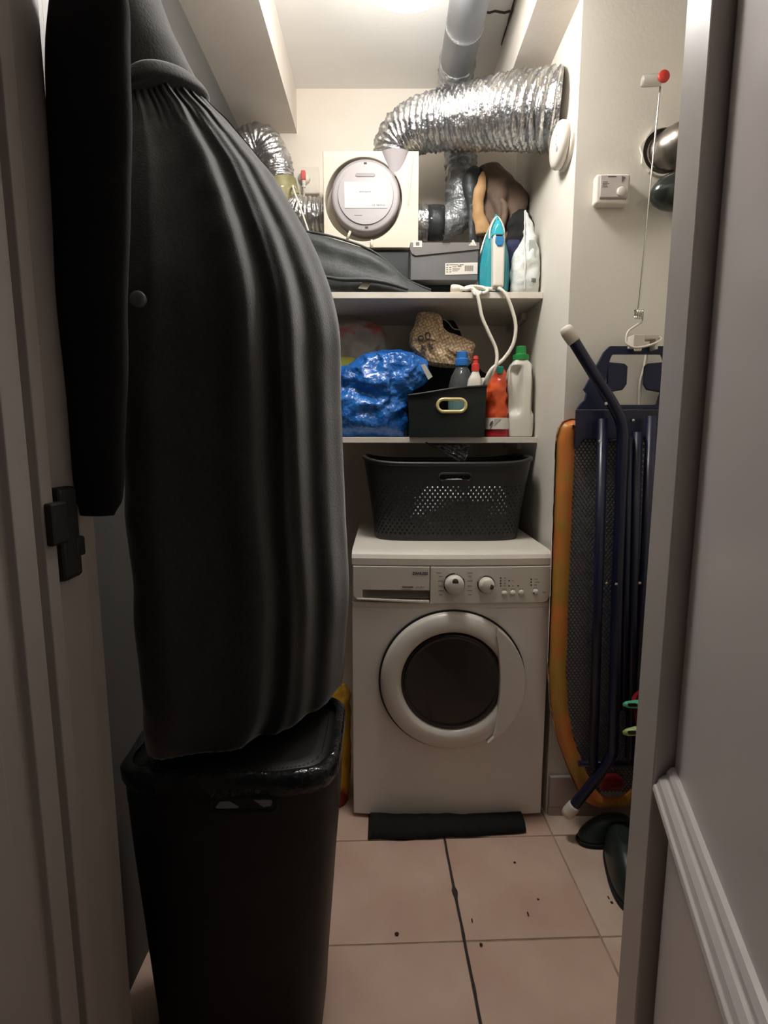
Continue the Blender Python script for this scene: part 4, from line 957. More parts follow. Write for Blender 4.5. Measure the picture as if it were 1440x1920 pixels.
# equal spacing along the perimeter
ND = 60000
dn = [basket_pt(2 * PI * k / ND, 0.5) for k in range(ND + 1)]; cum = [0]
for a, b in zip(dn, dn[1:]): cum.append(cum[-1] + (b - a).length)
ths = []; j = 0
for k in range(NC):
    tgt = cum[-1] * k / NC
    while cum[j + 1] < tgt: j += 1
    ths.append(2 * PI * (j + (tgt - cum[j]) / (cum[j + 1] - cum[j])) / ND)
V = [tuple(basket_pt(ths[k], i / NR)) for i in range(NR + 1) for k in range(NC)]
F = []
sx_, sz_ = at(824, 899, 1.705).x, at(881, 899, 1.705).x
for i in range(NR):
    for k in range(NC):
        c = basket_pt(ths[k], (i + .5) / NR)
        if 3 < i < 34 and i % 2 == 0 and ((i % 4 == 0 and k % 4 == 0) or (i % 4 == 2 and k % 4 == 2)): continue
        if 37 <= i <= 39 and c.y < 1.8 and sx_ < c.x < sz_: continue
        k2 = (k + 1) % NC; F.append((i * NC + k, i * NC + k2, (i + 1) * NC + k2, (i + 1) * NC + k))
F.append(tuple(reversed(range(NC))))
bo = obj('tub', (V, F), 'basket', bk, smooth=True)
sd = bo.modifiers.new('solidify', 'SOLIDIFY'); sd.thickness = 0.0028; sd.offset = 1
rim = [basket_pt(ths[k], 1.0) for k in range(0, NC, 4)]
obj('rim', g_tube(rim + [rim[0]], 0.0075, 10, False), 'basket', bk, smooth=True)
obj('slot_frame', g_tube([Vector((x, 1.700, z)) for x, z in stadium(((sx_ + sz_) / 2, BZ + 0.002 + 0.250 * 38.5 / NR), (sz_ - sx_) / 2 + 0.004, 0.0125)], 0.0025, 6), 'basket', bk, smooth=True)
heap('white_laundry', 'crumpled white laundry inside the black basket', 'laundry', [(1008, 790, 930), (990, 780, 940), (965, 775, 948), (940, 780, 948), (915, 800, 935), (900, 830, 910)], 'white_cloth', 1.815, [.05, .065, .075, .075, .06, .03], 0.024, 16, 12, 40, base=BZ + 0.010)
heap('dark_laundry', 'dark laundry heaped at the left inside the black basket', 'laundry', [(1008, 725, 764), (980, 722, 770), (940, 720, 772), (900, 724, 771), (886, 735, 764)], 'blackcloth', 1.86, [.06, .08, .08, .07, .03], 0.012, 16, 13, 24, base=BZ + 0.010)
q = at(871, 903, 1.735)
tag(obj('blue_cloth', g_loft(dense([(BZ + 0.16, q.x, 1.742, .012, .006), (q.z - 0.006, q.x, 1.736, .014, .006), (q.z, q.x, 1.728, .012, .004), (q.z + 0.007, q.x + 0.002, 1.722, .004, .002)], 14), 24, 2.0, crumple(0.003, 40, 3)), 'ltblue', smooth=True), 'scrap of light blue cloth showing in the basket handle slot', 'cloth')

# ================================================================ things on the pillar
# thermostat
th_ = thing('thermostat', 'white rectangular thermostat on the pillar', 'thermostat', (at(1148, 385, YP).x, YP, at(1148, 383, YP).z))
t0, t1 = at(1116, 383, YP - 0.03), at(1184, 325, YP - 0.03)
obj('housing', g_box(t0.x, t1.x, YP - 0.030, YP - 0.001, t0.z, t1.z), 'plastic_white', th_, bevel=0.008, seg=4)
fp = obj('front_cover', g_box(t0.x + 0.010, t1.x - 0.006, YP - 0.033, YP - 0.029, t0.z + 0.016, t1.z - 0.005), 'cover_grey', th_, bevel=0.002)
obj('dial', g_lathe([(0.013, 0), (0.012, 0.004), (0.009, 0.006), (0.001, 0.0062)], (t1.x - 0.026, YP - 0.033, t0.z + 0.030), 'Y', 28), 'plastic_white', fp, smooth=True)
obj('pointer', g_prism([(t1.x - 0.026, t1.z - 0.024), (t1.x - 0.027, t1.z - 0.008), (t1.x - 0.016, t1.z - 0.012)], YP - 0.0338, YP - 0.033), 'print_soft', fp)
obj('vent_slot', g_box(t0.x + 0.030, t0.x + 0.052, YP - 0.0335, YP - 0.0328, t1.z - 0.0105, t1.z - 0.0085), 'print', fp)
obj('fine_print', [g_box(t0.x + 0.016, t0.x + 0.016 + w, YP - 0.0334, YP - 0.0329, t1.z - z - 0.0014, t1.z - z) for z, w in ((.022, .014), (.026, .018), (.030, .012), (.034, .014))], 'print_soft', fp)
obj('gap_line', g_box(t0.x + 0.012, t1.x - 0.010, YP - 0.0305, YP - 0.0295, t0.z + 0.012, t0.z + 0.0145), 'print_soft', th_)
# detector on the niche wall
dcx = Vector((XR, 1.655, 2.035))
sd_ = thing('smoke_detector', 'round white detector on the niche wall below the hose', 'detector', dcx)
obj('base', g_lathe([(0.064, 0.0005), (0.064, 0.008), (0.060, 0.012)], dcx, 'X', 48), 'plastic_white', sd_, smooth=False)
dc2 = obj('cover', g_lathe([(0.056, 0.011), (0.060, 0.016), (0.061, 0.026), (0.057, 0.034), (0.046, 0.039), (0.02, 0.042), (0.001, 0.0422)], dcx, 'X', 48), 'plastic_white', sd_, smooth=True)
for z in (0.012, 0.0, -0.010): obj('slot', g_box(XR - 0.0415, XR - 0.0385, 1.627, 1.630, 2.035 + z - 0.0022, 2.035 + z + 0.0022), 'print_soft', dc2)
obj('test_button', g_lathe([(0.008, 0), (0.008, 0.003), (0.006, 0.004)], (XR - 0.037, 1.625, 2.012), 'X', 20), 'unit_grey', dc2)
# steel flexible pipe through the pillar and dark shell under it
hc = at(1243, 286, YP)
fpz = thing('flexible_pipe', 'ribbed steel pipe coming through a broken hole in the pillar', 'pipe', (hc.x, YP, hc.z - 0.06))
obj('pipe', g_duct([(hc.x, YP + 0.05, hc.z), (hc.x + 0.03, YP - 0.02, hc.z + 0.006), (hc.x + 0.08, YP - 0.07, hc.z + 0.014), (hc.x + 0.16, YP - 0.11, hc.z + 0.022), (hc.x + 0.24, YP - 0.13, hc.z + 0.024)], 0.054, 0.054, pitch=0.026, depth=0.03, crinkle=0.0006), 'steel', fpz, smooth=True)
for k, (x, y) in enumerate(((0.045, -0.038), (0.075, -0.065))):
    c = Vector((hc.x + x, YP + y, hc.z + 0.009 + 0.005 * k)); d = Vector((0.75, -0.65, 0.1)).normalized()
    obj('clamp_ring', g_tube([c - d * 0.002, c + d * 0.002], 0.0575, 36), 'chrome', fpz, smooth=True)
# crumbled plaster around it
pr = []
for k in range(40):
    a = 2 * PI * k / 40; r = 0.063 + 0.008 * noise.noise(Vector((math.cos(a) * 3, math.sin(a) * 3, 1)))
    pr.append((hc.x + r * math.cos(a), hc.z + r * math.sin(a)))
inn = [(hc.x + 0.0585 * math.cos(a), hc.z + 0.0585 * math.sin(a)) for a in [2 * PI * k / 40 for k in range(40)]]
obj('hole_edge', g_holed(inn, circ((hc.x, hc.z), 0.045), (hc.x, hc.z), YP - 0.003, YP - 0.0005, 40), 'crack', fpz)
obj('broken_plaster', g_holed(pr, inn, (hc.x, hc.z), YP - 0.009, YP - 0.0008, 40), 'pillar', fpz)
sc_ = at(1258, 357, YP - 0.05)
V, F = g_lathe([(0.001, -1), (0.38, -0.92), (0.66, -0.75), (0.87, -0.5), (0.97, -0.25), (1.0, 0), (0.97, 0.25), (0.87, 0.5), (0.66, 0.75), (0.38, 0.92), (0.001, 1)], (0, 0, 0), 'Z', 40)
V = [(sc_.x + 0.032 + x * 0.088, sc_.y - 0.002 + y * 0.050, sc_.z + z * 0.052 + x * 0.010) for x, y, z in V]
tag(obj('hanging_shell', (V, F), 'shell', smooth=True), 'glossy dark rounded shell below the steel pipe', 'shell')

# ================================================================ ironing board leaning on the pillar
BX, HW, BZ0, BZ1 = 0.70, 0.205, 0.075, 1.262
def yb(z): return 1.487 + 0.042 * (z - 0.07) / 1.2          # front plane of the cover hem
ib = thing('ironing_board', 'folded ironing board with orange cover and navy frame leaning on the pillar', 'ironing board', (BX, 1.50, 0))
left = [(0.0, BZ0), (0.045, BZ0 + 0.003), (0.08, BZ0 + 0.018), (0.106, BZ0 + 0.06), (0.135, 0.20), (0.172, 0.30), (0.195, 0.40), (HW, 0.52), (HW, 0.8), (HW, 1.1), (HW, 1.20), (HW - 0.006, 1.235), (HW - 0.02, 1.256), (HW - 0.04, BZ1)]
def outline(inset):
    L = []
    for w, z in left:
        k = max(0, w - inset) if w > 0 else 0
        zz_ = z + inset * max(0, 1 - w / 0.16) if z < 0.4 else (z - inset if z > 1.25 else z)
        L.append((w and k, zz_))
    return [(BX - w, z) for w, z in reversed(L)] + [(BX + w, z) for w, z in L[1:]]
def yshift(g, f=yb): return [(x, f(z) + y, z) for x, y, z in g[0]], g[1]
def boardring(inset):
    o, i = outline(0), outline(inset); n = len(o)
    prof = [(0.0, 0.016), (0.0, 0.026), (0.15, 0.006), (0.5, -0.002), (0.85, 0.004), (1.0, 0.010), (1.0, 0.03), (0.0, 0.034)]
    V, F = [], []
    for k in range(n):
        for f, y in prof:
            x, z = o[k][0] + (i[k][0] - o[k][0]) * f, o[k][1] + (i[k][1] - o[k][1]) * f
            V.append((x, yb(z) + y + 0.003 * noise.noise(Vector((x * 30, z * 14, f))), z))
    m = len(prof)
    for k in range(n):
        for q in range(m): F.append((k * m + q, k * m + (q + 1) % m, ((k + 1) % n) * m + (q + 1) % m, ((k + 1) % n) * m + q))
    return V, F
# densify the left outline for gathers in the cloth
_l = [Vector((w, 0, z)) for w, z in left]; left = [(max(0, q.x), q.z) for q in resample(_l, 0.012)] + [left[-1]]; left[0] = (0.0, BZ0)
obj('cover_hem', boardring(0.05), 'orange_cover', ib, smooth=True, label='orange patterned cover hem')
obj('felt_pad', yshift(g_prism(outline(0.03), 0.012, 0.030)), 'pad', ib)
obj('cover_top', yshift(g_prism(outline(0.006), 0.028, 0.036)), 'orange_cover', ib)
# expanded metal mesh: real hexagon wires, one part
px_, pz_ = 0.0115, 0.0082
V, F = [], []
def wire(a, b, w=0.0010):
    d = (b - a).normalized(); s = Vector((-d.z, 0, d.x)) * w; n0 = len(V)
    for p in (a, b): V.extend([tuple(p + s), tuple(p - s), tuple(p + Vector((0, -0.0012, 0)))])
    F.extend([(n0, n0 + 1, n0 + 4, n0 + 3), (n0 + 1, n0 + 2, n0 + 5, n0 + 4), (n0 + 2, n0, n0 + 3, n0 + 5)])
inn = outline(0.046)
def inside(x, z):
    w = 0
    for (a, za), (b, zb) in zip(left, left[1:]):
        if za <= z <= zb: w = a + (b - a) * (z - za) / (zb - za + 1e-9)
    return abs(x - BX) < w - 0.044 and z > BZ0 + 0.05
rows_n = int((1.225 - BZ0) / pz_); cols_n = int(2 * HW / px_)
for j in range(rows_n):
    z = BZ0 + j * pz_
    for i in range(cols_n):
        x = BX - HW + (i + 0.5 * (j % 2)) * px_
        if x > BX + 0.08 or not inside(x, z) or not inside(x + px_ / 2, z + pz_) or not inside(x - px_ / 2, z + pz_): continue
        yy = lambda zz: yb(zz) + 0.009
        m_ = Vector((x, yy(z), z)); t_ = Vector((x, yy(z + pz_ * 0.35), z + pz_ * 0.35))
        wire(m_, t_)
        for sgn in (-1, 1):
            e = Vector((x + sgn * px_ / 2, yy(z + pz_), z + pz_)); wire(t_, e)
mo = obj('wire_mesh', (V, F), 'navy_mesh', ib); mo['kind'] = 'stuff'
# navy metal apron and iron rest at the top
def bxs(x0, x1, z0, z1, y0, y1): return yshift(g_box(x0, x1, y0, y1, z0, z1))
obj('apron', yshift(g_prism([(BX - 0.160, 1.175), (BX - 0.135, 1.205), (BX + 0.135, 1.205), (BX + 0.165, 1.175), (BX + 0.165, 1.285), (BX - 0.160, 1.285)], -0.008, 0.002)), 'navy_metal', ib, bevel=0.001)
S = 1.49e-3
def rp_(du, v): q = at(1193, v, 1.53); return (BX + 0.005 + du * S, q.z)
outr = [rp_(-108, 768), rp_(-100, 756), rp_(-93, 750), rp_(-90, 737), rp_(-96, 730), rp_(-88, 714), rp_(-62, 660), rp_(-52, 649), rp_(52, 649), rp_(62, 660), rp_(88, 714), rp_(96, 730), rp_(90, 737), rp_(93, 750), rp_(100, 756), rp_(108, 768)]
inr = [rp_(-38, 759), rp_(-48, 742), rp_(-56, 715), rp_(-54, 690), rp_(-50, 672), rp_(-46, 664), rp_(46, 664), rp_(50, 672), rp_(54, 690), rp_(56, 715), rp_(48, 742), rp_(44, 759)]
rc = rp_(0, 712)
obj('iron_rest', g_holed(outr, inr, rc, 1.530, 1.542, 80), 'navy_plastic', ib, bevel=0.002)
for sgn in (-1, 1):
    obj('rest_wing', g_prism([rp_(sgn * 56, 678), rp_(sgn * 22, 681), rp_(sgn * 15, 686), rp_(sgn * 15, 720), rp_(sgn * 22, 731), rp_(sgn * 52, 736)], 1.532, 1.540), 'navy_plastic', ib, bevel=0.004)
# legs and rails
legc = [at(1076, 640, 1.462), at(1120, 712, 1.462), at(1150, 760, 1.462), at(1166, 800, 1.460), at(1166, 860, 1.458), at(1157, 1100, 1.452), at(1150, 1380, 1.445), at(1144, 1420, 1.443), at(1120, 1456, 1.445), at(1075, 1512, 1.460)]
lg = obj('leg', g_tube(spline(legc, 8), 0.0150, 14), 'navy_metal', ib, smooth=True)
def capat(p0, p1, r, name):
    d = (p1 - p0).normalized()
    return obj(name, g_tube([p0 - d * 0.002, p0 + d * 0.004, p0 + d * 0.03, p0 + d * 0.042, p0 + d * 0.046], [r * 0.92, r, r * 1.03, r * 0.9, r * 0.5], 20), 'cap', lg, smooth=True, label='white foot cap')
capat(at(1076, 640, 1.462), at(1066, 625, 1.462), 0.0175, 'foot_cap')
pf = at(1077, 1510, 1.459); capat(pf, Vector((pf.x - 0.055, pf.y + 0.022, 0.015)), 0.0185, 'foot_cap')
def rail(u0, v0, u1, v1, r, Y=1.466, name='rail'):
    return obj(name, g_tube([at(u0, v0, Y + 0.012), at(u1, v1, Y - 0.014)], r, 12), 'navy_metal', ib, smooth=True)
rail(1131, 785, 1112, 1436, 0.0135); rail(1196, 810, 1180, 1420, 0.012); rail(1222, 780, 1192, 1430, 0.014); rail(1180, 820, 1168, 1330, 0.010)
obj('cross_rod', g_tube([at(1118, 830, 1.484), at(1240, 816, 1.484)], 0.0045, 8), 'navy_metal', ib, smooth=True)
obj('cross_rod', g_tube([at(1085, 1432, 1.472), at(1210, 1432, 1.472)], 0.009, 8), 'navy_metal', ib, smooth=True)
for u, v, y in ((1136, 757, 1.447), (1124, 827, 1.462), (1187, 788, 1.5165), (1218, 784, 1.5165), (1137, 1093, 1.456), (1155, 1095, 1.435), (1199, 1093, 1.448)):
    q = at(u, v, y); obj('screw_head', g_lathe([(0.0045, 0), (0.004, 0.002), (0.001, 0.003)], (q.x, y, q.z), 'Y', 14), 'chrome', ib)
# red end stop in the nose
q = at(1148, 1470, 1.48); obj('nose_cap', g_loft(dense([(q.z - 0.028, q.x, yb(.1) + 0.004, .012, .004), (q.z - 0.018, q.x, yb(.1), .034, .010), (q.z + 0.010, q.x, yb(.1), .036, .010), (q.z + 0.024, q.x, yb(.1) + .003, .02, .005)], 14), 28, 3.0), 'dred', ib, smooth=True, label='dark red stop in the nose')

# iron cord holder clipped on the rest
CY = 1.505
ch = thing('cord_holder', 'white cord holder with a coiled steel rod clipped on the ironing board', 'cord holder', at(1205, 657, CY))
k0, k1 = at(1184, 655, CY), at(1236, 627, CY)
obj('clamp', [g_box(k0.x, k0.x + 0.030, CY - 0.012, CY + 0.030, k0.z + 0.004, k1.z - 0.002), g_box(k0.x + 0.026, k1.x, CY - 0.008, CY + 0.030, k1.z - 0.014, k1.z - 0.002), g_box(k1.x - 0.012, k1.x - 0.004, CY - 0.008, CY + 0.030, k0.z - 0.001, k1.z - 0.012), g_box(k0.x + 0.004, k0.x + 0.024, CY - 0.010, CY - 0.004, k0.z - 0.006, k0.z + 0.006)], 'plastic_white', ch, bevel=0.0025)
bow_ = [at(1204, 603, CY - 0.01), at(1192, 611, CY - 0.014), at(1178, 622, CY - 0.016), at(1174, 638, CY - 0.018), at(1178, 647, CY - 0.022), at(1192, 652, CY - 0.026), at(1212, 649, CY - 0.026), at(1232, 642, CY - 0.02), at(1240, 635, CY - 0.012), at(1236, 632, CY - 0.006)]
obj('hook_wire', g_tube(spline(bow_, 8), 0.0030, 10), 'plastic_white', ch, smooth=True)
coil = []
for k in range(50):
    a = 2 * PI * k / 12.0 + 1.2; q = at(1191 + 14 * k / 49, 589, CY - 0.01)
    coil.append(Vector((q.x, q.y + 0.012 * math.cos(a), q.z + 0.0115 * math.sin(a))))
coil += [at(1206, 594, CY - 0.01), at(1204, 603, CY - 0.01)]
obj('coil_spring', g_tube(coil, 0.0016, 8), 'chrome', ch, smooth=True)
rt = at(1238, 163, CY - 0.01)
obj('rod', g_tube(spline([coil[0], at(1197, 575, CY - 0.01), at(1217, 370, CY - 0.01), rt], 10), 0.0022, 8), 'chrome', ch, smooth=True)
cl0, cl1 = at(1203, 152, CY - 0.006), at(1240, 150, CY - 0.012)
obj('cord_clip', g_tube([cl0, cl0.lerp(cl1, 0.1), cl0.lerp(cl1, 0.9), cl1], [0.011, 0.0135, 0.0135, 0.0135], 24), 'clear2', ch, smooth=True, label='clear tubular cord clip')
obj('clip_end', g_lathe([(0.0145, 0), (0.0145, 0.004), (0.012, 0.006), (0.001, 0.0065)], (cl1.x - 0.001, cl1.y - 0.012, cl1.z), 'Y', 28), 'red', ch, smooth=True, label='red end of the clip')
obj('hanging_cord', g_tube(spline([at(1214, 655, 1.558), at(1208, 690, 1.560), at(1201, 718, 1.562), at(1199, 765, 1.564), at(1199, 800, 1.566)], 8), 0.0045, 8), 'cable', ch, smooth=True)

# ================================================================ things behind the door post
RB = Vector((0.820, 1.285, 0))
bkt = thing('red_bucket', 'tall red bucket mostly hidden behind the door post', 'bucket', (RB.x, RB.y, 0))
obj('pail', g_lathe([(0.070, 0.0), (0.08, 0.004), (0.163, 0.50), (0.168, 0.505), (0.158, 0.505), (0.076, 0.02), (0.001, 0.02)], (RB.x, RB.y, 0.0), 'Z', 48), 'dred', bkt, smooth=False, bevel=0.001)
obj('bail_wire', g_tube(spline([(RB.x + 0.163, RB.y, 0.49), (RB.x + 0.13, RB.y - 0.12, 0.44), (RB.x + 0.02, RB.y - 0.175, 0.42), (RB.x - 0.11, RB.y - 0.13, 0.45), (RB.x - 0.163, RB.y, 0.49)], 8), 0.003, 8), 'steel', bkt, smooth=True)
def handle_brush(name, label, m, tip, end, hole=True):
    d = end - tip; pts = [tip + d * t for t in (0, 0.06, 0.2, 0.5, 1.0)]
    t = thing(name, label, 'brush', tip)
    o = obj('handle', g_tube(pts, [0.004, 0.0085, 0.011, 0.010, 0.011], 14), m, t, smooth=True)
    q = pts[1] + d * 0.06
    obj('hanging_hole', g_prism(stadium((q.x, q.z + 0.004), 0.012, 0.004), q.y - 0.0125, q.y - 0.0085), 'black_plastic', o)
    obj('brush_block', g_loft([(end.z - 0.09, end.x, end.y, .03, .012), (end.z - 0.05, end.x, end.y, .032, .014), (end.z, end.x, end.y, .02, .012), (end.z + 0.012, end.x, end.y, .012, .01)], 24), m, t, smooth=True)
handle_brush('washing_brush', 'mint green brush handle sticking out of the bucket', 'mint', at(1169, 1321, 1.30), at(1169, 1321, 1.30) + Vector((0.17, 0.03, -0.012)))
handle_brush('hand_brush', 'lime green brush handle below the mint one', 'lime', at(1168, 1374, 1.22), at(1168, 1374, 1.22) + Vector((0.15, -0.01, 0.028)))
def boot(name, label, x, y, rz, sc=1.0):
    rows = [(0.0, .118, .043), (0.010, .124, .047), (0.028, .122, .046), (0.050, .110, .042), (0.072, .088, .036), (0.088, .060, .028), (0.096, .030, .015)]
    t = thing(name, label, 'clog', (x, y, 0), 'dark green rubber clogs')
    c, s = math.cos(rz), math.sin(rz)
    def tr(g): return [(x + c * (a - 0) - s * b, y + s * a + c * b, z) for a, b, z in [(p[0] - 0, p[1], p[2]) for p in g[0]]], g[1]
    up = g_loft(dense([(z * sc + 0.012, 0.02 * (z / 0.1), 0, rx * sc, ry * sc) for z, rx, ry in rows], 20), 40, 2.5)
    obj('upper', tr(up), 'dgreen', t, smooth=True)
    so_ = g_loft([(0.0, 0, 0, .120 * sc, .046 * sc), (0.006, 0, 0, .128 * sc, .050 * sc), (0.014, 0, 0, .126 * sc, .049 * sc)], 40, 2.6)
    obj('sole', tr(so_), 'blackcloth', t, smooth=True)
boot('rubber_clog', 'dark green rubber clog on the tiles nearest the door post', 0.668, 1.325, 1.35, 1.0)
boot('rubber_clog', 'dark green rubber clog at the foot of the ironing board', 0.672, 1.462, 0.10, 0.72)
# bag beside the machine
heap('snack_bag', 'yellow and red plastic bag squeezed beside the washing machine', 'bag', [(1490, 612, 654), (1440, 612, 656), (1400, 610, 657), (1350, 612, 657), (1310, 622, 657), (1292, 634, 654), (1284, 640, 648)], 'ybag', 1.66, [.06, .07, .07, .06, .045, .02, .006], 0.008, 16, 15, 40, base=0.001)

# ================================================================ hanging coats
CYc, KSH = 0.985, 1.0                       # the coat hangs askew: its right edge further from the door
def coat_rows(tab, Y, ry):
    out = []
    for i, (v, a, b) in enumerate(tab):
        rx = (at(b, v, Y).x - at(a, v, Y).x) / 2
        L, R_ = at(a, v, Y - KSH * rx), at(b, v, Y + KSH * rx)
        out.append((at(a, v, Y).z, (L.x + R_.x) / 2, Y, (R_.x - L.x) / 2, ry[i]))
    return out
tab = [(1432, 290, 440), (1405, 256, 520), (1360, 240, 590), (1300, 230, 636), (1220, 222, 652), (1120, 212, 657), (1000, 200, 654), (880, 193, 648), (760, 190, 645), (640, 190, 641), (560, 193, 630), (480, 199, 602), (400, 206, 564), (330, 212, 522), (270, 216, 474), (225, 220, 436), (185, 222, 396), (168, 224, 384)]
ryc = [.05, .075, .095, .105, .11, .11, .112, .112, .112, .110, .105, .092, .076, .060, .047, .038, .032, .030]
rows = dense(coat_rows(tab, CYc, ryc), 150)
# ridges of cloth fanning out from the gathered waist: (place along the front at the waist, at the hem, width, height)
RID = [(-0.55, -0.70, .30, .10, .35), (0.22, 0.15, .26, .045, 1.0), (0.45, 0.42, .12, .04, .45), (0.58, 0.57, .16, .045, .95), (0.78, 0.82, .13, .05, .8)]
def coatf(th, t, x, y, z, cx, cy):
    w = 1 - t; c, s_ = math.cos(th), math.sin(th)
    front = max(0.0, -s_) ** 0.5
    A = 0.007 + 0.050 * min(1, 1.9 * w) * (0.55 + 0.45 * min(1, t * 4))
    f = 0
    for i, (p0, p1, wl, wr, h) in enumerate(RID):
        q = p0 + (p1 - p0) * min(1, w * 1.6) + 0.045 * noise.noise(Vector((i * 3.1, z * 2.6, 0))) * min(1, 3 * w)
        dl = (c - q) / (wl if c < q else wr * (1 + 0.8 * w))
        f += h * (0.8 + 0.55 * noise.noise(Vector((i * 7.3, z * 1.9, 4)))) * math.exp(-dl * dl)
    gath = 0.006 * math.sin(c * 38 + 2 * noise.noise(Vector((c * 4, z * 3, 1)))) * max(0, 1 - w * 5.5)
    g = (A * (f - 0.3) + gath) * front
    soft = 0.006 * noise.noise(Vector((x * 10, y * 10, z * 6))) + 0.002 * noise.noise(Vector((x * 34, y * 34, z * 22)))
    hem = -0.010 * math.cos(c * 9) * max(0, 1 - t * 14)
    return (0.005 * noise.noise(Vector((z * 9, c, 2))) * c, KSH * (x - cx) - g + soft * (-1 if s_ < 0 else 1), max(hem + (z - CAMZ) * KSH * (x - cx) / CYc, 0.655 - z))
ct = thing('black_coat', 'long black wool coat hanging on the left with gathered folds', 'coat', (rows[0][1], CYc, rows[0][0]))
obj('skirt', g_loft(rows, 320, 2.0, coatf), 'coat', ct, smooth=True)
tabu = [(182, 222, 390), (165, 226, 380), (120, 222, 352), (70, 214, 326), (20, 206, 308), (-30, 202, 292), (-70, 210, 276), (-95, 222, 262)]
rowsu = dense(coat_rows(tabu, CYc, [.043, .042, .040, .038, .036, .032, .024, .010]), 44)
def bodf(th, t, x, y, z, cx, cy):
    a = crumple(0.016, 9, 21, False)(th, t, x, y, z, cx, cy); return (a[0], a[1] + KSH * (x - cx), a[2] + (z - CAMZ) * KSH * (x - cx) / CYc)
obj('bodice', g_loft(rowsu, 120, 2.0, bodf), 'coat', ct, smooth=True)
tabb = [(186, 222, 397), (178, 221, 401), (166, 222, 395), (154, 224, 384), (148, 226, 377)]
def beltf(th, t, x, y, z, cx, cy):
    f = 0.005 * noise.noise(Vector((x * 20, y * 20, z * 30)))
    return (0, f + KSH * (x - cx), (z - CAMZ) * KSH * (x - cx) / CYc + 0.006 * noise.noise(Vector((x * 12, 0, 3))))
obj('waistband', g_loft(dense(coat_rows(tabb, CYc, [.048, .053, .052, .050, .044]), 14), 120, 2.0, beltf), 'coat', ct, smooth=True)
q = at(257, 560, 0.785)
obj('button', g_lathe([(0.0105, -0.004), (0.0115, 0.002), (0.0105, 0.005), (0.006, 0.0065), (0.001, 0.0068)], (q.x, q.y + 0.004, q.z), 'Y', 28), 'button', ct, smooth=True, label='round grey button')
# darker jacket tucked between the door post and the coat
tabj = [(966, 152, 214), (940, 146, 224), (880, 136, 230), (800, 126, 234), (650, 110, 238), (500, 101, 240), (350, 95, 242), (200, 92, 244), (80, 92, 240), (0, 95, 236), (-50, 106, 220), (-80, 130, 190)]
jk = thing('black_jacket', 'plain black jacket hanging between the door post and the coat', 'jacket', (-0.40, 0.70, 1.13))
obj('jacket_body', g_loft(dense(sil(tabj, 0.70, [.010, .018, .022, .024, .025, .025, .025, .025, .025, .022, .018, .008]), 70), 72, 2.2, crumple(0.008, 8, 31, False)), 'coat2', jk, smooth=True)
for nm, lab, x0, y, z in (('coat_hook', 'coat hook on the wall holding the wool coat', -0.42, CYc, rowsu[-1][0]), ('coat_hook', 'coat hook on the wall holding the jacket', -0.37, 0.70, sil(tabj[-1:], 0.70, .01)[0][0])):
    hk = thing(nm, lab, 'hook', (XL, y, z))
    obj('wall_plate', g_box(XL + 0.0005, XL + 0.008, y - 0.015, y + 0.015, z - 0.03, z + 0.05), 'steel', hk, bevel=0.003)
    obj('arm', g_tube(spline([(XL + 0.006, y, z + 0.02), (x0 - 0.03, y, z + 0.004), (x0, y, z + 0.008), (x0 + 0.012, y, z + 0.03)], 6), 0.005, 8), 'steel', hk, smooth=True)

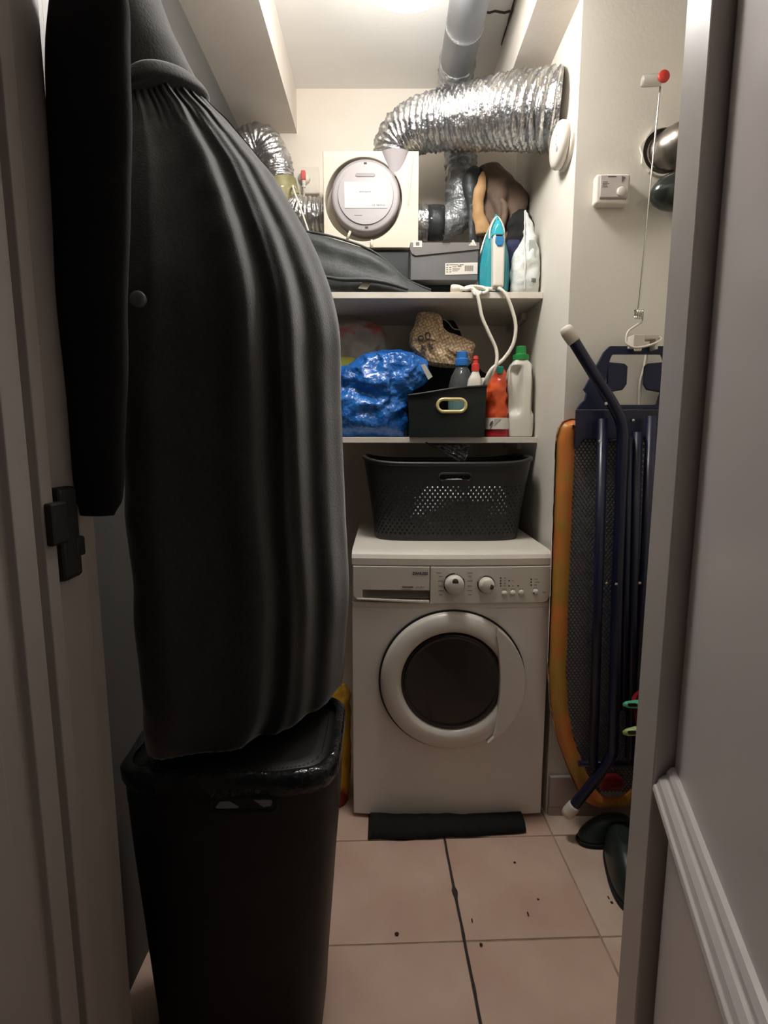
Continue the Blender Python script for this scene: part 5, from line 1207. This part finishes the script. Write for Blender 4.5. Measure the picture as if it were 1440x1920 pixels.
# ================================================================ laundry hamper
hb, htop = 0.0, 0.622
hm = thing('laundry_hamper', 'tall black woven hamper with a liner standing under the coats', 'hamper', (-0.28, 0.99, 0))
hr = [(0.0, -0.285, 0.985, 0.150, 0.115), (0.012, -0.285, 0.985, 0.158, 0.122), (0.30, -0.282, 0.985, 0.176, 0.132), (0.56, -0.279, 0.985, 0.192, 0.142), (htop, -0.279, 0.985, 0.193, 0.143)]
obj('woven_body', g_loft(dense(hr, 60), 120, 5.0), 'hamper', hm, smooth=True)
def rimf(th, t, x, y, z, cx, cy):
    d = Vector((x - cx, y - cy, 0)).normalized(); g = 0.006 * noise.noise(Vector((x * 22, y * 22, z * 16))); return (d.x * g, d.y * g, 0.008 * noise.noise(Vector((x * 14, y * 14, 3))))
obj('liner_rim', g_loft([(htop - 0.022, -0.279, 0.985, 0.196, 0.146), (htop - 0.01, -0.279, 0.985, 0.199, 0.149), (htop + 0.010, -0.279, 0.985, 0.198, 0.148), (htop + 0.018, -0.279, 0.985, 0.190, 0.140), (htop + 0.014, -0.279, 0.985, 0.180, 0.130)], 120, 5.0, rimf, False, False), 'liner', hm, smooth=True)
obj('woven_lid', g_loft([(htop - 0.005, -0.279, 0.985, 0.188, 0.138), (htop + 0.004, -0.279, 0.985, 0.184, 0.134), (htop + 0.010, -0.279, 0.985, 0.15, 0.10)], 96, 5.0), 'hamper', hm, smooth=True)
h0 = at(458, 1506, 0.846)
hs = stadium((h0.x, h0.z), 0.058, 0.013)
obj('handle_rim', g_tube([Vector((x, 0.8435, z)) for x, z in hs + hs[:1]], 0.004, 8, False), 'hamper', hm, smooth=True)
obj('handle_slot', g_prism(stadium((h0.x, h0.z), 0.056, 0.011), 0.8425, 0.850), 'black_plastic', hm)
for pts_ in ([(404, 1514), (412, 1503), (430, 1502), (448, 1512), (446, 1515), (408, 1516)], [(470, 1496), (505, 1496), (511, 1503), (508, 1511), (494, 1513), (484, 1506)]):
    w = [at(u, v, 0.842) for u, v in pts_]; obj('liner_glimpse', g_prism([(a.x, a.z) for a in w], 0.8415, 0.8424), 'latch2', hm)

# ================================================================ crumbs on the tiles
for u, v, rx, ry in ((744, 1752, .0055, .006), (990, 1715, .0022, .008), (965, 1618, .004, .004), (885, 1727, .002, .007), (902, 1772, .004, .005), (1009, 1687, .0035, .003), (1147, 1693, .004, .004), (1141, 1684, .002, .006), (1135, 1560, .007, .005), (1148, 1577, .005, .005)):
    b = (v - 960) / FPX; d = CAMZ / (b * math.cos(PITCH) + math.sin(PITCH)); q = Vector(((u - 720) / FPX * d, d * (math.cos(PITCH) - b * math.sin(PITCH)), 0))
    V, F = g_lathe([(0.6, 0), (1.0, 0.3), (0.8, 0.8), (0.2, 1.0)], (0, 0, 0), 'Z', 9)
    V = [(q.x + x * rx * (1 + 0.3 * noise.noise(Vector((x * 3, y * 3, u)))), q.y + y * ry, 0.0006 + z * 0.0022) for x, y, z in V]
    tag(obj('crumb', (V, F), 'crumb'), 'small dark crumb of dirt lying on the floor tiles', 'crumb', 'dirt crumbs on the floor tiles')
